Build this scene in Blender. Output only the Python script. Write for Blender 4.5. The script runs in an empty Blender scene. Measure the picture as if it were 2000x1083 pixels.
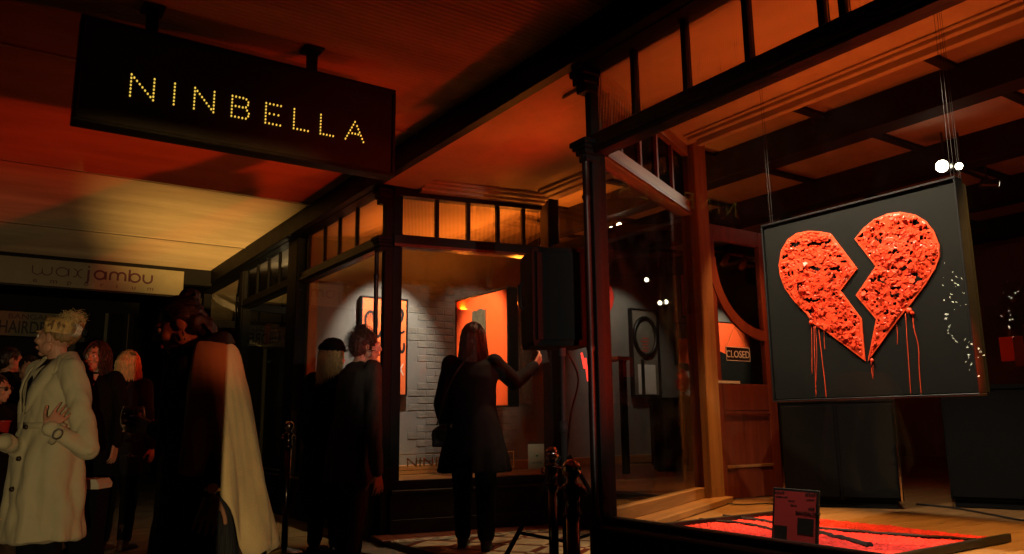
import bpy, bmesh, math, random
import numpy as np
from mathutils import Vector, Matrix, Euler

random.seed(7)
SC = bpy.context.scene
COL = SC.collection
PI = math.pi
R = math.radians

# ------------------------------------------------------------------ camera
FPX, PITCH, ROLL, TH, HC = 1535.0, R(10.41), R(-0.63), R(33.97), 1.0
FWD = Vector((0, math.cos(PITCH), math.sin(PITCH)))
_up0 = Vector((0, -math.sin(PITCH), math.cos(PITCH)))
_r0 = Vector((1, 0, 0))
CR = _r0 * math.cos(ROLL) + _up0 * math.sin(ROLL)
CU = _up0 * math.cos(ROLL) - _r0 * math.sin(ROLL)
CAM = Vector((0, 0, HC))
cd = bpy.data.cameras.new('camera')
cd.sensor_width = 36.0
cd.lens = 36.0 * FPX / 2000.0
cd.clip_start = 0.05
cd.clip_end = 500
cam = bpy.data.objects.new('camera', cd)
COL.objects.link(cam)
m = Matrix((CR, CU, -FWD)).transposed().to_4x4()
m.translation = CAM
cam.matrix_world = m
SC.camera = cam

# ------------------------------------------------------------------ world: night sky
W = bpy.data.worlds.new('World')
SC.world = W
W.use_nodes = True
nt = W.node_tree
sky = nt.nodes.new('ShaderNodeTexSky')
sky.sky_type = 'NISHITA'
sky.sun_disc = False
sky.sun_elevation = R(-4)
sky.sun_rotation = R(200)
bgn = nt.nodes['Background']
nt.links.new(sky.outputs[0], bgn.inputs[0])
bgn.inputs[1].default_value = 0.0005

SC.view_settings.view_transform = 'Standard'
SC.view_settings.look = 'None'
SC.view_settings.exposure = 0.0
SC.view_settings.gamma = 1.0
SC.view_settings.use_curve_mapping = False
SC.cycles.use_denoising = True
SC.cycles.max_bounces = 7
SC.cycles.diffuse_bounces = 3
SC.cycles.glossy_bounces = 3
SC.cycles.transparent_max_bounces = 24
SC.cycles.sample_clamp_indirect = 4.0
SC.cycles.caustics_reflective = False
SC.cycles.caustics_refractive = False

# ------------------------------------------------------------------ place frame: s along the shop fronts (away from us), t into the shop
B0 = Vector((0.4906, 4.36, 0))
UV = Vector((-math.sin(TH), math.cos(TH), 0))
NV = Vector((math.cos(TH), math.sin(TH), 0))
ZV = Vector((0, 0, 1))


def F(s, t, z=0.0):
    return B0 + UV * s + NV * t + ZV * z


def ray(x, y):
    return FWD + CR * ((x - 1000) / FPX) - CU * ((y - 541.5) / FPX)


def onS(x, y, s):
    d = ray(x, y)
    return CAM + d * ((s - (CAM - B0).dot(UV)) / d.dot(UV))


def onT(x, y, t):
    d = ray(x, y)
    return CAM + d * ((t - (CAM - B0).dot(NV)) / d.dot(NV))


def onZ(x, y, z):
    d = ray(x, y)
    return CAM + d * ((z - HC) / d.z)


def onY(x, y, Y):
    d = ray(x, y)
    return CAM + d * (Y / d.y)


def st(P):
    d = P - B0
    return d.dot(UV), d.dot(NV), P.z


def look(loc, tgt):
    return (Vector(tgt) - Vector(loc)).to_track_quat('-Z', 'Y').to_euler()


def spot(name, loc, tgt, watts, color, deg, blend=0.3, rad=0.03, square=False):
    d = bpy.data.lights.new(name, 'SPOT')
    d.energy = watts
    d.color = color
    d.spot_size = R(deg)
    d.spot_blend = blend
    d.shadow_soft_size = rad
    d.use_square = square
    o = bpy.data.objects.new(name, d)
    COL.objects.link(o)
    o.location = loc
    o.rotation_euler = look(loc, tgt)
    return o


def area(name, loc, tgt, watts, color, sx, sy, spread=180):
    d = bpy.data.lights.new(name, 'AREA')
    d.shape = 'RECTANGLE'
    d.size = sx
    d.size_y = sy
    d.energy = watts
    d.color = color
    d.spread = R(spread)
    o = bpy.data.objects.new(name, d)
    COL.objects.link(o)
    o.location = loc
    o.rotation_euler = look(loc, tgt)
    return o


# unseen floodlight behind the camera: lights the crowd and, past the hanging sign, the awning lining
SG_S = 0.943
_hl = F(-6.0, -3.3, 0.95)


def hdir(az, el):
    return _hl + (UV * math.cos(R(az)) + NV * math.sin(R(az))) * math.cos(R(el)) * 10 + ZV * math.sin(R(el)) * 10


spot('unseen_floodlight', _hl, hdir(5.3, 1.5), 520, (1.0, 0.72, 0.36), 46, 0.1, 0.004)
spot('unseen_floodlight', _hl, hdir(13.0, 12.8), 14000, (1.0, 0.53, 0.13), 16, 1.0, 0.005)  # extra beam added to brighten the awning lining
# street lamp over the road to the right: throws the loudspeaker's shadow on the gallery wall
spot('street_lamp', (3.55, -7.0, 1.75), F(5.0, 1.45, 1.75), 2400, (1.0, 0.86, 0.68), 11, 0.5, 0.10)
# red stage wash by the entrance: tints the awning lining and the faces in the crowd
spot('red_wash_light', F(0.80, 1.2, 1.95), F(2.2, -2.6, 2.5), 50, (1.0, 0.035, 0.004), 130, 0.6, 0.015)
# red floor lamp in the right-hand window, shining out under the rail on to the awning lining and the crowd
spot('red_wash_light', F(-2.6, 0.9, 1.0), F(4.8, -2.3, 2.95), 900, (1.0, 0.034, 0.004), 36, 1.0, 0.04)
spot('red_wash_light', F(-2.7, -0.2, 1.75), onY(365, 640, 3.0), 110, (1.0, 0.16, 0.05), 12, 0.8, 0.03)  # narrow red light added outside the frame to brighten the shawl woman's head
# unseen orange lights added behind the canvases to brighten the ceilings
area('orange_fill_light', F(-1.05, 1.02, 1.85), F(-1.0, 0.3, 4.5), 9, (1.0, 0.125, 0.015), 1.0, 0.12)
area('orange_fill_light', F(3.55, 1.58, 2.2), F(3.2, 0.8, 4.2), 120, (1.0, 0.22, 0.02), 0.9, 0.10)
area('orange_fill_light', F(-0.9, 2.9, 1.25), F(-0.7, 3.1, 3.4), 18, (1.0, 0.10, 0.02), 0.8, 0.3)
spot('entry_fill_light', F(1.35, 0.95, 2.98), F(1.75, 0.25, 0.1), 110, (1.0, 0.70, 0.38), 46, 0.7, 0.03)  # added to brighten the tiled entrance, without any fitting
# gallery ceiling spots on the works, plus an added one for the door
for nm, lo, tg, w, c, dg in (
        ('gallery_spot', F(-0.60, 0.12, 2.95), F(-1.0, 0.74, 1.70), 250, (1.0, 0.82, 0.62), 70),
        ('gallery_spot', F(-1.75, 0.16, 2.95), F(-1.3, 0.74, 1.60), 250, (1.0, 0.82, 0.62), 70),
        ('gallery_spot', F(3.3, 0.35, 2.95), F(3.5, 1.40, 1.8), 210, (1.0, 0.76, 0.5), 46),
        ('gallery_spot', F(4.1, 0.95, 2.95), F(5.0, 1.0, 1.9), 190, (1.0, 0.88, 0.74), 62),
        ('gallery_spot', F(4.2, 2.3, 3.1), F(5.0, 2.1, 1.7), 16, (1.0, 0.84, 0.66), 70),
        ('gallery_spot', F(4.1, 4.3, 3.15), F(5.0, 4.6, 2.0), 50, (1.0, 0.86, 0.7), 70),
        ('gallery_spot', F(3.6, 6.6, 3.15), F(5.0, 6.6, 2.0), 220, (1.0, 0.80, 0.6), 46),
        ('gallery_spot', F(0.1, 1.3, 2.97), F(0.15, 1.05, 0.42), 420, (1.0, 0.50, 0.13), 46),
        ('gallery_spot', F(-2.3, 1.3, 2.97), F(-1.15, 1.0, 0.42), 620, (1.0, 0.50, 0.13), 44),
        ('gallery_spot', F(-0.1, 3.7, 3.05), F(0.22, 0.6, 2.5), 90, (1.0, 0.85, 0.65), 22),
        ('gallery_spot', F(-0.1, 1.9, 3.1), F(0.68, 2.0, 1.2), 150, (1.0, 0.42, 0.16), 50),  # added to brighten the dark door and its sign
        ('gallery_spot', F(2.9, 1.2, 2.97), F(3.9, 0.6, 0.42), 190, (1.0, 0.60, 0.2), 60)):
    spot(nm, lo, tg, w, c, dg, 0.6, 0.02)
# lamp in the next shop
spot('shop_lamp', F(6.9, 1.5, 2.35), F(6.0, 0.5, 2.5), 26, (1.0, 0.76, 0.40), 170, 0.6, 0.08)

# ------------------------------------------------------------------ materials
MATS = {}


def newmat(name):
    m = bpy.data.materials.new(name)
    m.use_nodes = True
    MATS[name] = m
    n = m.node_tree.nodes
    return m, m.node_tree, n['Principled BSDF'], n, m.node_tree.links


def pm(name, col, rough=0.6, var=0.25, scale=6.0, bump=0.15, bscale=None, metal=0.0, stretch=(1, 1, 1), spec=0.4, detail=6, coat=0.0, sheen=0.0):
    """painted / plastered / cloth surface: two noise octaves of colour and a fine relief"""
    m, t, b, n, l = newmat(name)
    tc = n.new('ShaderNodeTexCoord')
    mp = n.new('ShaderNodeMapping')
    mp.inputs['Scale'].default_value = stretch
    l.new(tc.outputs['Object'], mp.inputs[0])
    nz = n.new('ShaderNodeTexNoise')
    nz.inputs['Scale'].default_value = scale
    nz.inputs['Detail'].default_value = detail
    nz.inputs['Roughness'].default_value = 0.65
    l.new(mp.outputs[0], nz.inputs['Vector'])
    cr = n.new('ShaderNodeValToRGB')
    cr.color_ramp.elements[0].position = 0.3
    cr.color_ramp.elements[1].position = 0.7
    cr.color_ramp.elements[0].color = tuple(c * (1 - var) for c in col) + (1,)
    cr.color_ramp.elements[1].color = tuple(min(1, c * (1 + var)) for c in col) + (1,)
    l.new(nz.outputs[0], cr.inputs[0])
    l.new(cr.outputs[0], b.inputs['Base Color'])
    b.inputs['Roughness'].default_value = rough
    b.inputs['Metallic'].default_value = metal
    b.inputs['Specular IOR Level'].default_value = spec
    b.inputs['Coat Weight'].default_value = coat
    b.inputs['Coat Roughness'].default_value = 0.15
    b.inputs['Sheen Weight'].default_value = sheen
    rr = n.new('ShaderNodeMapRange')
    rr.inputs[3].default_value = max(0.03, rough - 0.12)
    rr.inputs[4].default_value = min(1, rough + 0.12)
    l.new(nz.outputs[0], rr.inputs[0])
    l.new(rr.outputs[0], b.inputs['Roughness'])
    if bump:
        n2 = n.new('ShaderNodeTexNoise')
        n2.inputs['Scale'].default_value = bscale or scale * 8
        n2.inputs['Detail'].default_value = 4
        l.new(mp.outputs[0], n2.inputs['Vector'])
        bp = n.new('ShaderNodeBump')
        bp.inputs['Strength'].default_value = bump
        bp.inputs['Distance'].default_value = 0.01
        l.new(n2.outputs[0], bp.inputs['Height'])
        l.new(bp.outputs[0], b.inputs['Normal'])
    return m


def wood(name, c0, c1, rough=0.4, axis=2, coat=0.2, scale=9.0):
    m, t, b, n, l = newmat(name)
    tc = n.new('ShaderNodeTexCoord')
    mp = n.new('ShaderNodeMapping')
    sc = [scale] * 3
    sc[axis] = scale * 0.06
    mp.inputs['Scale'].default_value = sc
    l.new(tc.outputs['Object'], mp.inputs[0])
    oi = n.new('ShaderNodeObjectInfo')
    mul = n.new('ShaderNodeMath')
    mul.operation = 'MULTIPLY'
    mul.inputs[1].default_value = 37.0
    l.new(oi.outputs['Random'], mul.inputs[0])
    add = n.new('ShaderNodeVectorMath')
    l.new(mp.outputs[0], add.inputs[0])
    l.new(mul.outputs[0], add.inputs[1])
    nz = n.new('ShaderNodeTexNoise')
    nz.inputs['Scale'].default_value = 1.6
    nz.inputs['Detail'].default_value = 9
    nz.inputs['Roughness'].default_value = 0.7
    nz.inputs['Distortion'].default_value = 0.5
    l.new(add.outputs[0], nz.inputs['Vector'])
    cr = n.new('ShaderNodeValToRGB')
    cr.color_ramp.elements[0].position = 0.32
    cr.color_ramp.elements[1].position = 0.68
    cr.color_ramp.elements[0].color = c0 + (1,)
    cr.color_ramp.elements[1].color = c1 + (1,)
    l.new(nz.outputs[0], cr.inputs[0])
    l.new(cr.outputs[0], b.inputs['Base Color'])
    b.inputs['Roughness'].default_value = rough
    b.inputs['Coat Weight'].default_value = coat
    b.inputs['Coat Roughness'].default_value = 0.2
    bp = n.new('ShaderNodeBump')
    bp.inputs['Strength'].default_value = 0.12
    bp.inputs['Distance'].default_value = 0.006
    l.new(nz.outputs[0], bp.inputs['Height'])
    l.new(bp.outputs[0], b.inputs['Normal'])
    return m


def emis(name, col, strength):
    m, t, b, n, l = newmat(name)
    b.inputs['Base Color'].default_value = col + (1,)
    b.inputs['Emission Color'].default_value = col + (1,)
    b.inputs['Emission Strength'].default_value = strength
    return m


def glassmat(name, tint=(0.93, 0.94, 0.92), refl=1.0, rough=0.0, dirt=0.0, power=0.04):
    """thin pane: straight-through transmission plus a Fresnel reflection, a little dust"""
    m, t, b, n, l = newmat(name)
    n.remove(b)
    out = n['Material Output']
    tr = n.new('ShaderNodeBsdfTransparent')
    tr.inputs[0].default_value = tint + (1,)
    gl = n.new('ShaderNodeBsdfGlossy')
    gl.inputs['Roughness'].default_value = rough
    gl.inputs['Color'].default_value = (refl, refl, refl, 1)
    lw = n.new('ShaderNodeLayerWeight')
    pw = n.new('ShaderNodeMath')
    pw.operation = 'POWER'
    pw.inputs[1].default_value = 5.0
    l.new(lw.outputs['Facing'], pw.inputs[0])
    fr = n.new('ShaderNodeMath')
    fr.operation = 'MULTIPLY_ADD'
    fr.inputs[1].default_value = 0.95
    fr.inputs[2].default_value = power
    l.new(pw.outputs[0], fr.inputs[0])
    mx = n.new('ShaderNodeMixShader')
    l.new(fr.outputs[0], mx.inputs[0])
    l.new(tr.outputs[0], mx.inputs[1])
    l.new(gl.outputs[0], mx.inputs[2])
    last = mx
    if dirt:
        df = n.new('ShaderNodeBsdfDiffuse')
        df.inputs[0].default_value = (0.5, 0.45, 0.4, 1)
        tc = n.new('ShaderNodeTexCoord')
        nz = n.new('ShaderNodeTexNoise')
        nz.inputs['Scale'].default_value = 5.0
        nz.inputs['Detail'].default_value = 10
        l.new(tc.outputs['Object'], nz.inputs['Vector'])
        mr = n.new('ShaderNodeMapRange')
        mr.inputs[1].default_value = 0.45
        mr.inputs[2].default_value = 0.75
        mr.inputs[3].default_value = 0.0
        mr.inputs[4].default_value = dirt
        l.new(nz.outputs[0], mr.inputs[0])
        vo = n.new('ShaderNodeTexVoronoi')
        vo.inputs['Scale'].default_value = 30.0
        l.new(tc.outputs['Object'], vo.inputs['Vector'])
        sp = n.new('ShaderNodeMapRange')
        sp.inputs[1].default_value = 0.035
        sp.inputs[2].default_value = 0.05
        sp.inputs[3].default_value = 0.35
        sp.inputs[4].default_value = 0.0
        l.new(vo.outputs['Distance'], sp.inputs[0])
        ad = n.new('ShaderNodeMath')
        l.new(mr.outputs[0], ad.inputs[0])
        l.new(sp.outputs[0], ad.inputs[1])
        m2 = n.new('ShaderNodeMixShader')
        l.new(ad.outputs[0], m2.inputs[0])
        l.new(mx.outputs[0], m2.inputs[1])
        l.new(df.outputs[0], m2.inputs[2])
        last = m2
    l.new(last.outputs[0], out.inputs[0])
    return m


glassmat('clear_glass', dirt=0.012, power=0.016)
glassmat('plain_glass')
_m = glassmat('fluted_glass', tint=(0.90, 0.88, 0.82), dirt=0.0)
_n, _l = _m.node_tree.nodes, _m.node_tree.links
_rf = _n.new('ShaderNodeBsdfRefraction')
_rf.inputs['IOR'].default_value = 1.45
_rf.inputs['Roughness'].default_value = 0.04
_rf.inputs['Color'].default_value = (0.9, 0.88, 0.82, 1)
_mx = _n.new('ShaderNodeMixShader')
_mx.inputs[0].default_value = 0.85
_old = _n['Material Output'].inputs[0].links[0].from_socket
_l.new(_old, _mx.inputs[1])
_l.new(_rf.outputs[0], _mx.inputs[2])
_l.new(_mx.outputs[0], _n['Material Output'].inputs[0])
pm('black_paint', (0.004, 0.0034, 0.0032), 0.55, 0.4, 5, 0.12, spec=0.15)
pm('dark_brown_paint', (0.009, 0.0035, 0.0026), 0.42, 0.4, 5, 0.12, spec=0.25)
pm('black_iron', (0.004, 0.0037, 0.0037), 0.45, 0.3, 10, 0.1, spec=0.2)
pm('soffit_plaster', (0.50, 0.40, 0.28), 0.75, 0.16, 2.5, 0.35, 30)
pm('cornice_paint', (0.46, 0.38, 0.27), 0.6, 0.12, 4, 0.1)
pm('ceiling_lining', (0.42, 0.34, 0.22), 0.7, 0.22, 1.6, 0.15, 40, stretch=(0.35, 1.6, 1))
pm('grey_wall', (0.17, 0.16, 0.143), 0.85, 0.22, 1.6, 0.25, 60)
pm('grey_brick', (0.165, 0.152, 0.128), 0.85, 0.25, 7, 0.6, 60)
pm('mortar', (0.22, 0.20, 0.17), 0.9, 0.2, 12, 0.5)
pm('interior_ceiling', (0.28, 0.20, 0.13), 0.8, 0.2, 2.0, 0.2, 40)
pm('beam_paint', (0.010, 0.006, 0.004), 0.7, 0.3, 6, 0.1, spec=0.15)
pm('concrete', (0.16, 0.145, 0.12), 0.85, 0.35, 3.0, 0.5, 70)
pm('asphalt', (0.05, 0.05, 0.05), 0.9, 0.3, 8, 0.8, 150)
pm('kerb_stone', (0.2, 0.19, 0.17), 0.85, 0.3, 5, 0.4)
pm('terracotta_tile', (0.20, 0.055, 0.03), 0.35, 0.25, 9, 0.1)
pm('cream_tile', (0.50, 0.42, 0.27), 0.35, 0.18, 9, 0.08)
pm('maroon_tile', (0.13, 0.03, 0.02), 0.35, 0.25, 9, 0.08)
pm('black_tile', (0.02, 0.018, 0.018), 0.35, 0.3, 9, 0.08)
pm('grout', (0.10, 0.085, 0.065), 0.9, 0.3, 20, 0.4)
wood('oak', (0.17, 0.075, 0.025), (0.36, 0.18, 0.065), 0.42, 2)
wood('oak_rail', (0.17, 0.075, 0.025), (0.36, 0.18, 0.065), 0.42, 0)
wood('mahogany', (0.10, 0.018, 0.008), (0.20, 0.042, 0.016), 0.35, 2)
wood('floor_board', (0.20, 0.095, 0.03), (0.36, 0.19, 0.07), 0.38, 0, coat=0.3)
wood('ledge_wood', (0.24, 0.11, 0.035), (0.38, 0.19, 0.07), 0.4, 0)

# ------------------------------------------------------------------ mesh helpers
WM = {}


def reg(o, M, parent=None):
    """link o so that its world matrix is M"""
    COL.objects.link(o)
    WM[o] = M
    if parent is not None:
        o.parent = parent
        o.matrix_basis = WM[parent].inverted() @ M
    else:
        o.matrix_basis = M
    return o


def TR(loc, rz=0.0):
    return Matrix.Translation(Vector(loc)) @ Matrix.Rotation(rz, 4, 'Z')


def tag(o, label=None, cat=None, group=None, kind=None):
    if label:
        o['label'] = label
    if cat:
        o['category'] = cat
    if group:
        o['group'] = group
    if kind:
        o['kind'] = kind
    return o


def thing(name, label, cat, loc, rz=0.0, group=None):
    o = bpy.data.objects.new(name, None)
    o.empty_display_size = 0.1
    reg(o, TR(loc, rz))
    return tag(o, label, cat, group)


class MB:
    """collects shapes in one bmesh"""

    def __init__(self):
        self.bm = bmesh.new()

    def box(self, x0, x1, y0, y1, z0, z1, M=None, bev=0.0):
        r = bmesh.ops.create_cube(self.bm, size=1.0)
        vs = r['verts']
        c = Vector(((x0 + x1) / 2, (y0 + y1) / 2, (z0 + z1) / 2))
        for v in vs:
            v.co = Vector((v.co.x * (x1 - x0), v.co.y * (y1 - y0), v.co.z * (z1 - z0))) + c
        if bev:
            es = list({e for v in vs for e in v.link_edges})
            r2 = bmesh.ops.bevel(self.bm, geom=es, offset=bev, segments=1, affect='EDGES', profile=0.5)
            vs = list({v for f in r2['faces'] for v in f.verts} | {v for v in vs if v.is_valid})
        if M is not None:
            for v in vs:
                v.co = M @ v.co
        return vs

    def cyl(self, p0, p1, r0, r1=None, n=16, caps=True):
        r1 = r0 if r1 is None else r1
        p0, p1 = Vector(p0), Vector(p1)
        d = (p1 - p0)
        q = d.to_track_quat('Z', 'Y')
        a, b = [], []
        for i in range(n):
            w = Vector((math.cos(2 * PI * i / n), math.sin(2 * PI * i / n), 0))
            a.append(self.bm.verts.new(p0 + q @ (w * r0)))
            b.append(self.bm.verts.new(p1 + q @ (w * r1)))
        for i in range(n):
            j = (i + 1) % n
            self.bm.faces.new((a[i], a[j], b[j], b[i]))
        if caps:
            self.bm.faces.new(a[::-1])
            self.bm.faces.new(b)

    def tube(self, pts, rad, n=8, closed=False):
        pts = [Vector(p) for p in pts]
        k = len(pts)
        rads = rad if isinstance(rad, (list, tuple)) else [rad] * k
        rings = []
        up = Vector((0.123, 0.31, 0.94)).normalized()
        for i, p in enumerate(pts):
            if closed:
                d = pts[(i + 1) % k] - pts[i - 1]
            else:
                d = pts[min(i + 1, k - 1)] - pts[max(i - 1, 0)]
            d.normalize()
            if abs(d.dot(up)) > 0.97:
                x = d.cross(Vector((1, 0.2, 0))).normalized()
            else:
                x = d.cross(up).normalized()
            y = d.cross(x)
            rings.append([self.bm.verts.new(p + (x * math.cos(2 * PI * j / n) + y * math.sin(2 * PI * j / n)) * rads[i]) for j in range(n)])
        m_ = k if closed else k - 1
        for i in range(m_):
            a, b = rings[i], rings[(i + 1) % k]
            for j in range(n):
                h = (j + 1) % n
                self.bm.faces.new((a[j], a[h], b[h], b[j]))
        if not closed:
            self.bm.faces.new(rings[0][::-1])
            self.bm.faces.new(rings[-1])

    def lathe(self, prof, n=24, c=(0, 0, 0)):
        c = Vector(c)
        rings = []
        for r, z in prof:
            rings.append([self.bm.verts.new(c + Vector((r * math.cos(2 * PI * j / n), r * math.sin(2 * PI * j / n), z))) for j in range(n)])
        for a, b in zip(rings, rings[1:]):
            for j in range(n):
                h = (j + 1) % n
                self.bm.faces.new((a[j], a[h], b[h], b[j]))
        self.bm.faces.new(rings[0][::-1])
        self.bm.faces.new(rings[-1])

    def prism(self, poly, y0, y1, plane='xz'):
        """extrude a closed outline; plane 'xz': outline (x,z) along y; 'xy': along z"""
        a, b = [], []
        for p, q in poly:
            if plane == 'xz':
                a.append(self.bm.verts.new((p, y0, q)))
                b.append(self.bm.verts.new((p, y1, q)))
            else:
                a.append(self.bm.verts.new((p, q, y0)))
                b.append(self.bm.verts.new((p, q, y1)))
        k = len(poly)
        for i in range(k):
            j = (i + 1) % k
            self.bm.faces.new((a[i], a[j], b[j], b[i]))
        self.bm.faces.new(a[::-1])
        self.bm.faces.new(b)

    def ell(self, c, r, rot=None, sub=2):
        re = bmesh.ops.create_icosphere(self.bm, subdivisions=sub, radius=1.0)
        c = Vector(c)
        if not isinstance(r, (tuple, list)):
            r = (r, r, r)
        q = rot if rot is not None else Matrix.Identity(3)
        for v in re['verts']:
            v.co = c + q @ Vector((v.co.x * r[0], v.co.y * r[1], v.co.z * r[2]))

    def cap(self, p0, p1, r0, r1=None):
        r1 = r0 if r1 is None else r1
        self.ell(p0, r0)
        self.ell(p1, r1)
        if (Vector(p1) - Vector(p0)).length > 1e-4:
            self.cyl(p0, p1, r0, r1, 14)

    def loft(self, rings, closed=True, caps=True):
        vr = [[self.bm.verts.new(p) for p in r] for r in rings]
        for a, b in zip(vr, vr[1:]):
            k = len(a)
            for j in range(k if closed else k - 1):
                h = (j + 1) % k
                self.bm.faces.new((a[j], a[h], b[h], b[j]))
        if caps and closed:
            self.bm.faces.new(vr[0][::-1])
            self.bm.faces.new(vr[-1])

    def mesh(self, name, smooth=False):
        bmesh.ops.recalc_face_normals(self.bm, faces=self.bm.faces)
        me = bpy.data.meshes.new(name)
        self.bm.to_mesh(me)
        self.bm.free()
        if smooth:
            me.polygons.foreach_set('use_smooth', [True] * len(me.polygons))
        return me

    def build(self, name, mat, M=None, parent=None, smooth=False):
        me = self.mesh(name, smooth)
        me.materials.append(MATS[mat] if isinstance(mat, str) else mat)
        o = bpy.data.objects.new(name, me)
        return reg(o, M if M is not None else Matrix.Identity(4), parent)


def fb(name, s0, s1, t0, t1, z0, z1, mat, parent=None, bev=0.004):
    """box in the shop-front frame; local x = t, local y = s"""
    b = MB()
    ht, hs = abs(t1 - t0) / 2, abs(s1 - s0) / 2
    b.box(-ht, ht, -hs, hs, 0, z1 - z0, bev=min(bev, ht * 0.5, hs * 0.5, (z1 - z0) * 0.4))
    return b.build(name, mat, TR(F((s0 + s1) / 2, (t0 + t1) / 2, z0), TH), parent)


def lb(name, P0, P1, o0, o1, z0, z1, mat, parent=None, a0=0.0, a1=None, bev=0.003):
    """box along the plan line P0 to P1 (from a0 to a1 metres), o0..o1 to its left"""
    d = Vector((P1.x - P0.x, P1.y - P0.y, 0))
    L = d.length
    a1 = L if a1 is None else a1
    b = MB()
    h = (a1 - a0) / 2
    b.box(-h, h, o0, o1, 0, z1 - z0, bev=min(bev, h * .5, abs(o1 - o0) * .3, (z1 - z0) * .4))
    c = Vector((P0.x, P0.y, z0)) + d.normalized() * (a0 + a1) / 2
    return b.build(name, mat, TR(c, math.atan2(d.y, d.x)), parent)


def fluted(name, P0, P1, z0, z1, mat, parent, a0, a1, pitch=0.0125, depth=0.0022):
    """reeded glass pane: a sheet of half-round flutes standing upright"""
    d = Vector((P1.x - P0.x, P1.y - P0.y, 0)).normalized()
    b = MB()
    n = max(2, int((a1 - a0) / pitch))
    k = 5
    lo, hi = [], []
    for i in range(n * k + 1):
        x = (i / (n * k) - 0.5) * (a1 - a0)
        ph = (i % k) / k
        y = depth * abs(math.sin(PI * i / k))
        lo.append(b.bm.verts.new((x, y, 0)))
        hi.append(b.bm.verts.new((x, y, z1 - z0)))
    for i in range(n * k):
        b.bm.faces.new((lo[i], lo[i + 1], hi[i + 1], hi[i]))
    c = Vector((P0.x, P0.y, z0)) + d * (a0 + a1) / 2
    return b.build(name, mat, TR(c, math.atan2(d.y, d.x)), parent)


def sheet(name, P0, P1, z0, z1, mat, parent, a0, a1, off=0.0):
    return lb(name, P0, P1, off - 0.003, off + 0.003, z0, z1, mat, parent, a0, a1, bev=0)

# =================================================================== THE SETTING
GZ = 0.05      # footpath level
TZ = 0.10      # tiled entrance
FZ = 0.42      # gallery floor
SP = 5.017     # party wall
ZS, ZR0, ZR1, ZT, ZC = 0.498, 2.505, 2.623, 3.02, 3.22
SA = 2.80
A_ = F(SA, 0)
LE = F(2.52, 1.50)
BB = F(0, 0)
RE = F(0.722, 1.534)


def faceM(o, ex, ez):
    """matrix of a flat face: local x along ex, local y up along ez, local z out of it"""
    ex, ez = Vector(ex).normalized(), Vector(ez).normalized()
    n_ = ex.cross(ez)
    return Matrix(((ex.x, ez.x, n_.x, o.x), (ex.y, ez.y, n_.y, o.y), (ex.z, ez.z, n_.z, o.z), (0, 0, 0, 1)))


def struct(o):
    o['kind'] = 'structure'
    return o


struct(fb('road', -40, 60, -60, -3.75, -0.6, -0.10, 'asphalt', bev=0))
struct(fb('ground', -40, 60, -3.7, 40, -0.6, -0.06, 'concrete', bev=0))
fp = struct(fb('footpath', -14, 30, -3.60, 0.0, -0.05, GZ, 'concrete', bev=0.01))
for i in range(12):      # saw-cut joints between the slabs
    fb('joint', -4 + i * 1.5, -3.99 + i * 1.5, -3.55, -0.13, GZ + 0.0005, GZ + 0.002, 'black_tile', fp, bev=0)
kb = struct(fb('kerb', -14, 30, -3.75, -3.605, -0.3, GZ + 0.005, 'kerb_stone', bev=0.02))

# tiled entrance floor
ef = MB()
poly = [F(2.83, -0.10), F(-0.04, -0.10), F(0.70, 1.56), F(2.54, 1.56)]
a = [ef.bm.verts.new((p.x, p.y, -0.02)) for p in poly]
b = [ef.bm.verts.new((p.x, p.y, TZ)) for p in poly]
ef.bm.faces.new(b)
ef.bm.faces.new(a[::-1])
for i in range(4):
    ef.bm.faces.new((a[i], a[(i + 1) % 4], b[(i + 1) % 4], b[i]))
eo = struct(ef.build('entrance_floor', 'grout'))


def inrec(s, t, m_=0.0):
    if t < -0.09 + m_ or t > 1.54 - m_:
        return False
    sl = 2.80 - 0.187 * t
    sr = 0.4707 * t
    return sr + 0.03 + m_ < s < sl - 0.03 - m_


def tile_mesh(name, w, h, th, mat):
    k = MB()
    k.box(-w / 2, w / 2, -h / 2, h / 2, 0, th, bev=0.002)
    me = k.mesh(name)
    me.materials.append(MATS[mat])
    return me


def place_mesh(name, me, M, parent):
    return reg(bpy.data.objects.new(name, me), M, parent)


T_terra = tile_mesh('tile', 0.146, 0.146, 0.012, 'terracotta_tile')
T_cream = tile_mesh('tile', 0.132, 0.132, 0.012, 'cream_tile')
T_strip = tile_mesh('tile', 0.268, 0.050, 0.012, 'maroon_tile')
T_node = tile_mesh('tile', 0.050, 0.050, 0.013, 'cream_tile')
T_dash = tile_mesh('tile', 0.062, 0.030, 0.012, 'black_tile')
T_pale = tile_mesh('tile', 0.062, 0.030, 0.012, 'cream_tile')
rdir = math.atan2((LE - A_).y, (LE - A_).x)
dL = (LE - A_).normalized()
nL = Vector((dL.y, -dL.x, 0))
for r_ in range(2):
    for i in range(11):
        p = A_ + dL * (-0.02 + i * 0.15) + nL * (0.115 + r_ * 0.15)
        s_, t_, _ = st(p)
        if inrec(s_, t_, 0.0):
            place_mesh('tile', T_terra, TR((p.x, p.y, TZ - 0.006), rdir), eo)
for r_ in range(3):
    for i in range(25):
        p = A_ + dL * (-0.04 + i * 0.066 + (0.033 if r_ == 1 else 0)) + nL * (0.365 + r_ * 0.034)
        s_, t_, _ = st(p)
        if inrec(s_, t_, 0.0):
            place_mesh('tile', T_dash if (r_ == 1 and i % 2) else T_pale, TR((p.x, p.y, TZ - 0.006), rdir), eo)
PER = 0.325
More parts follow.
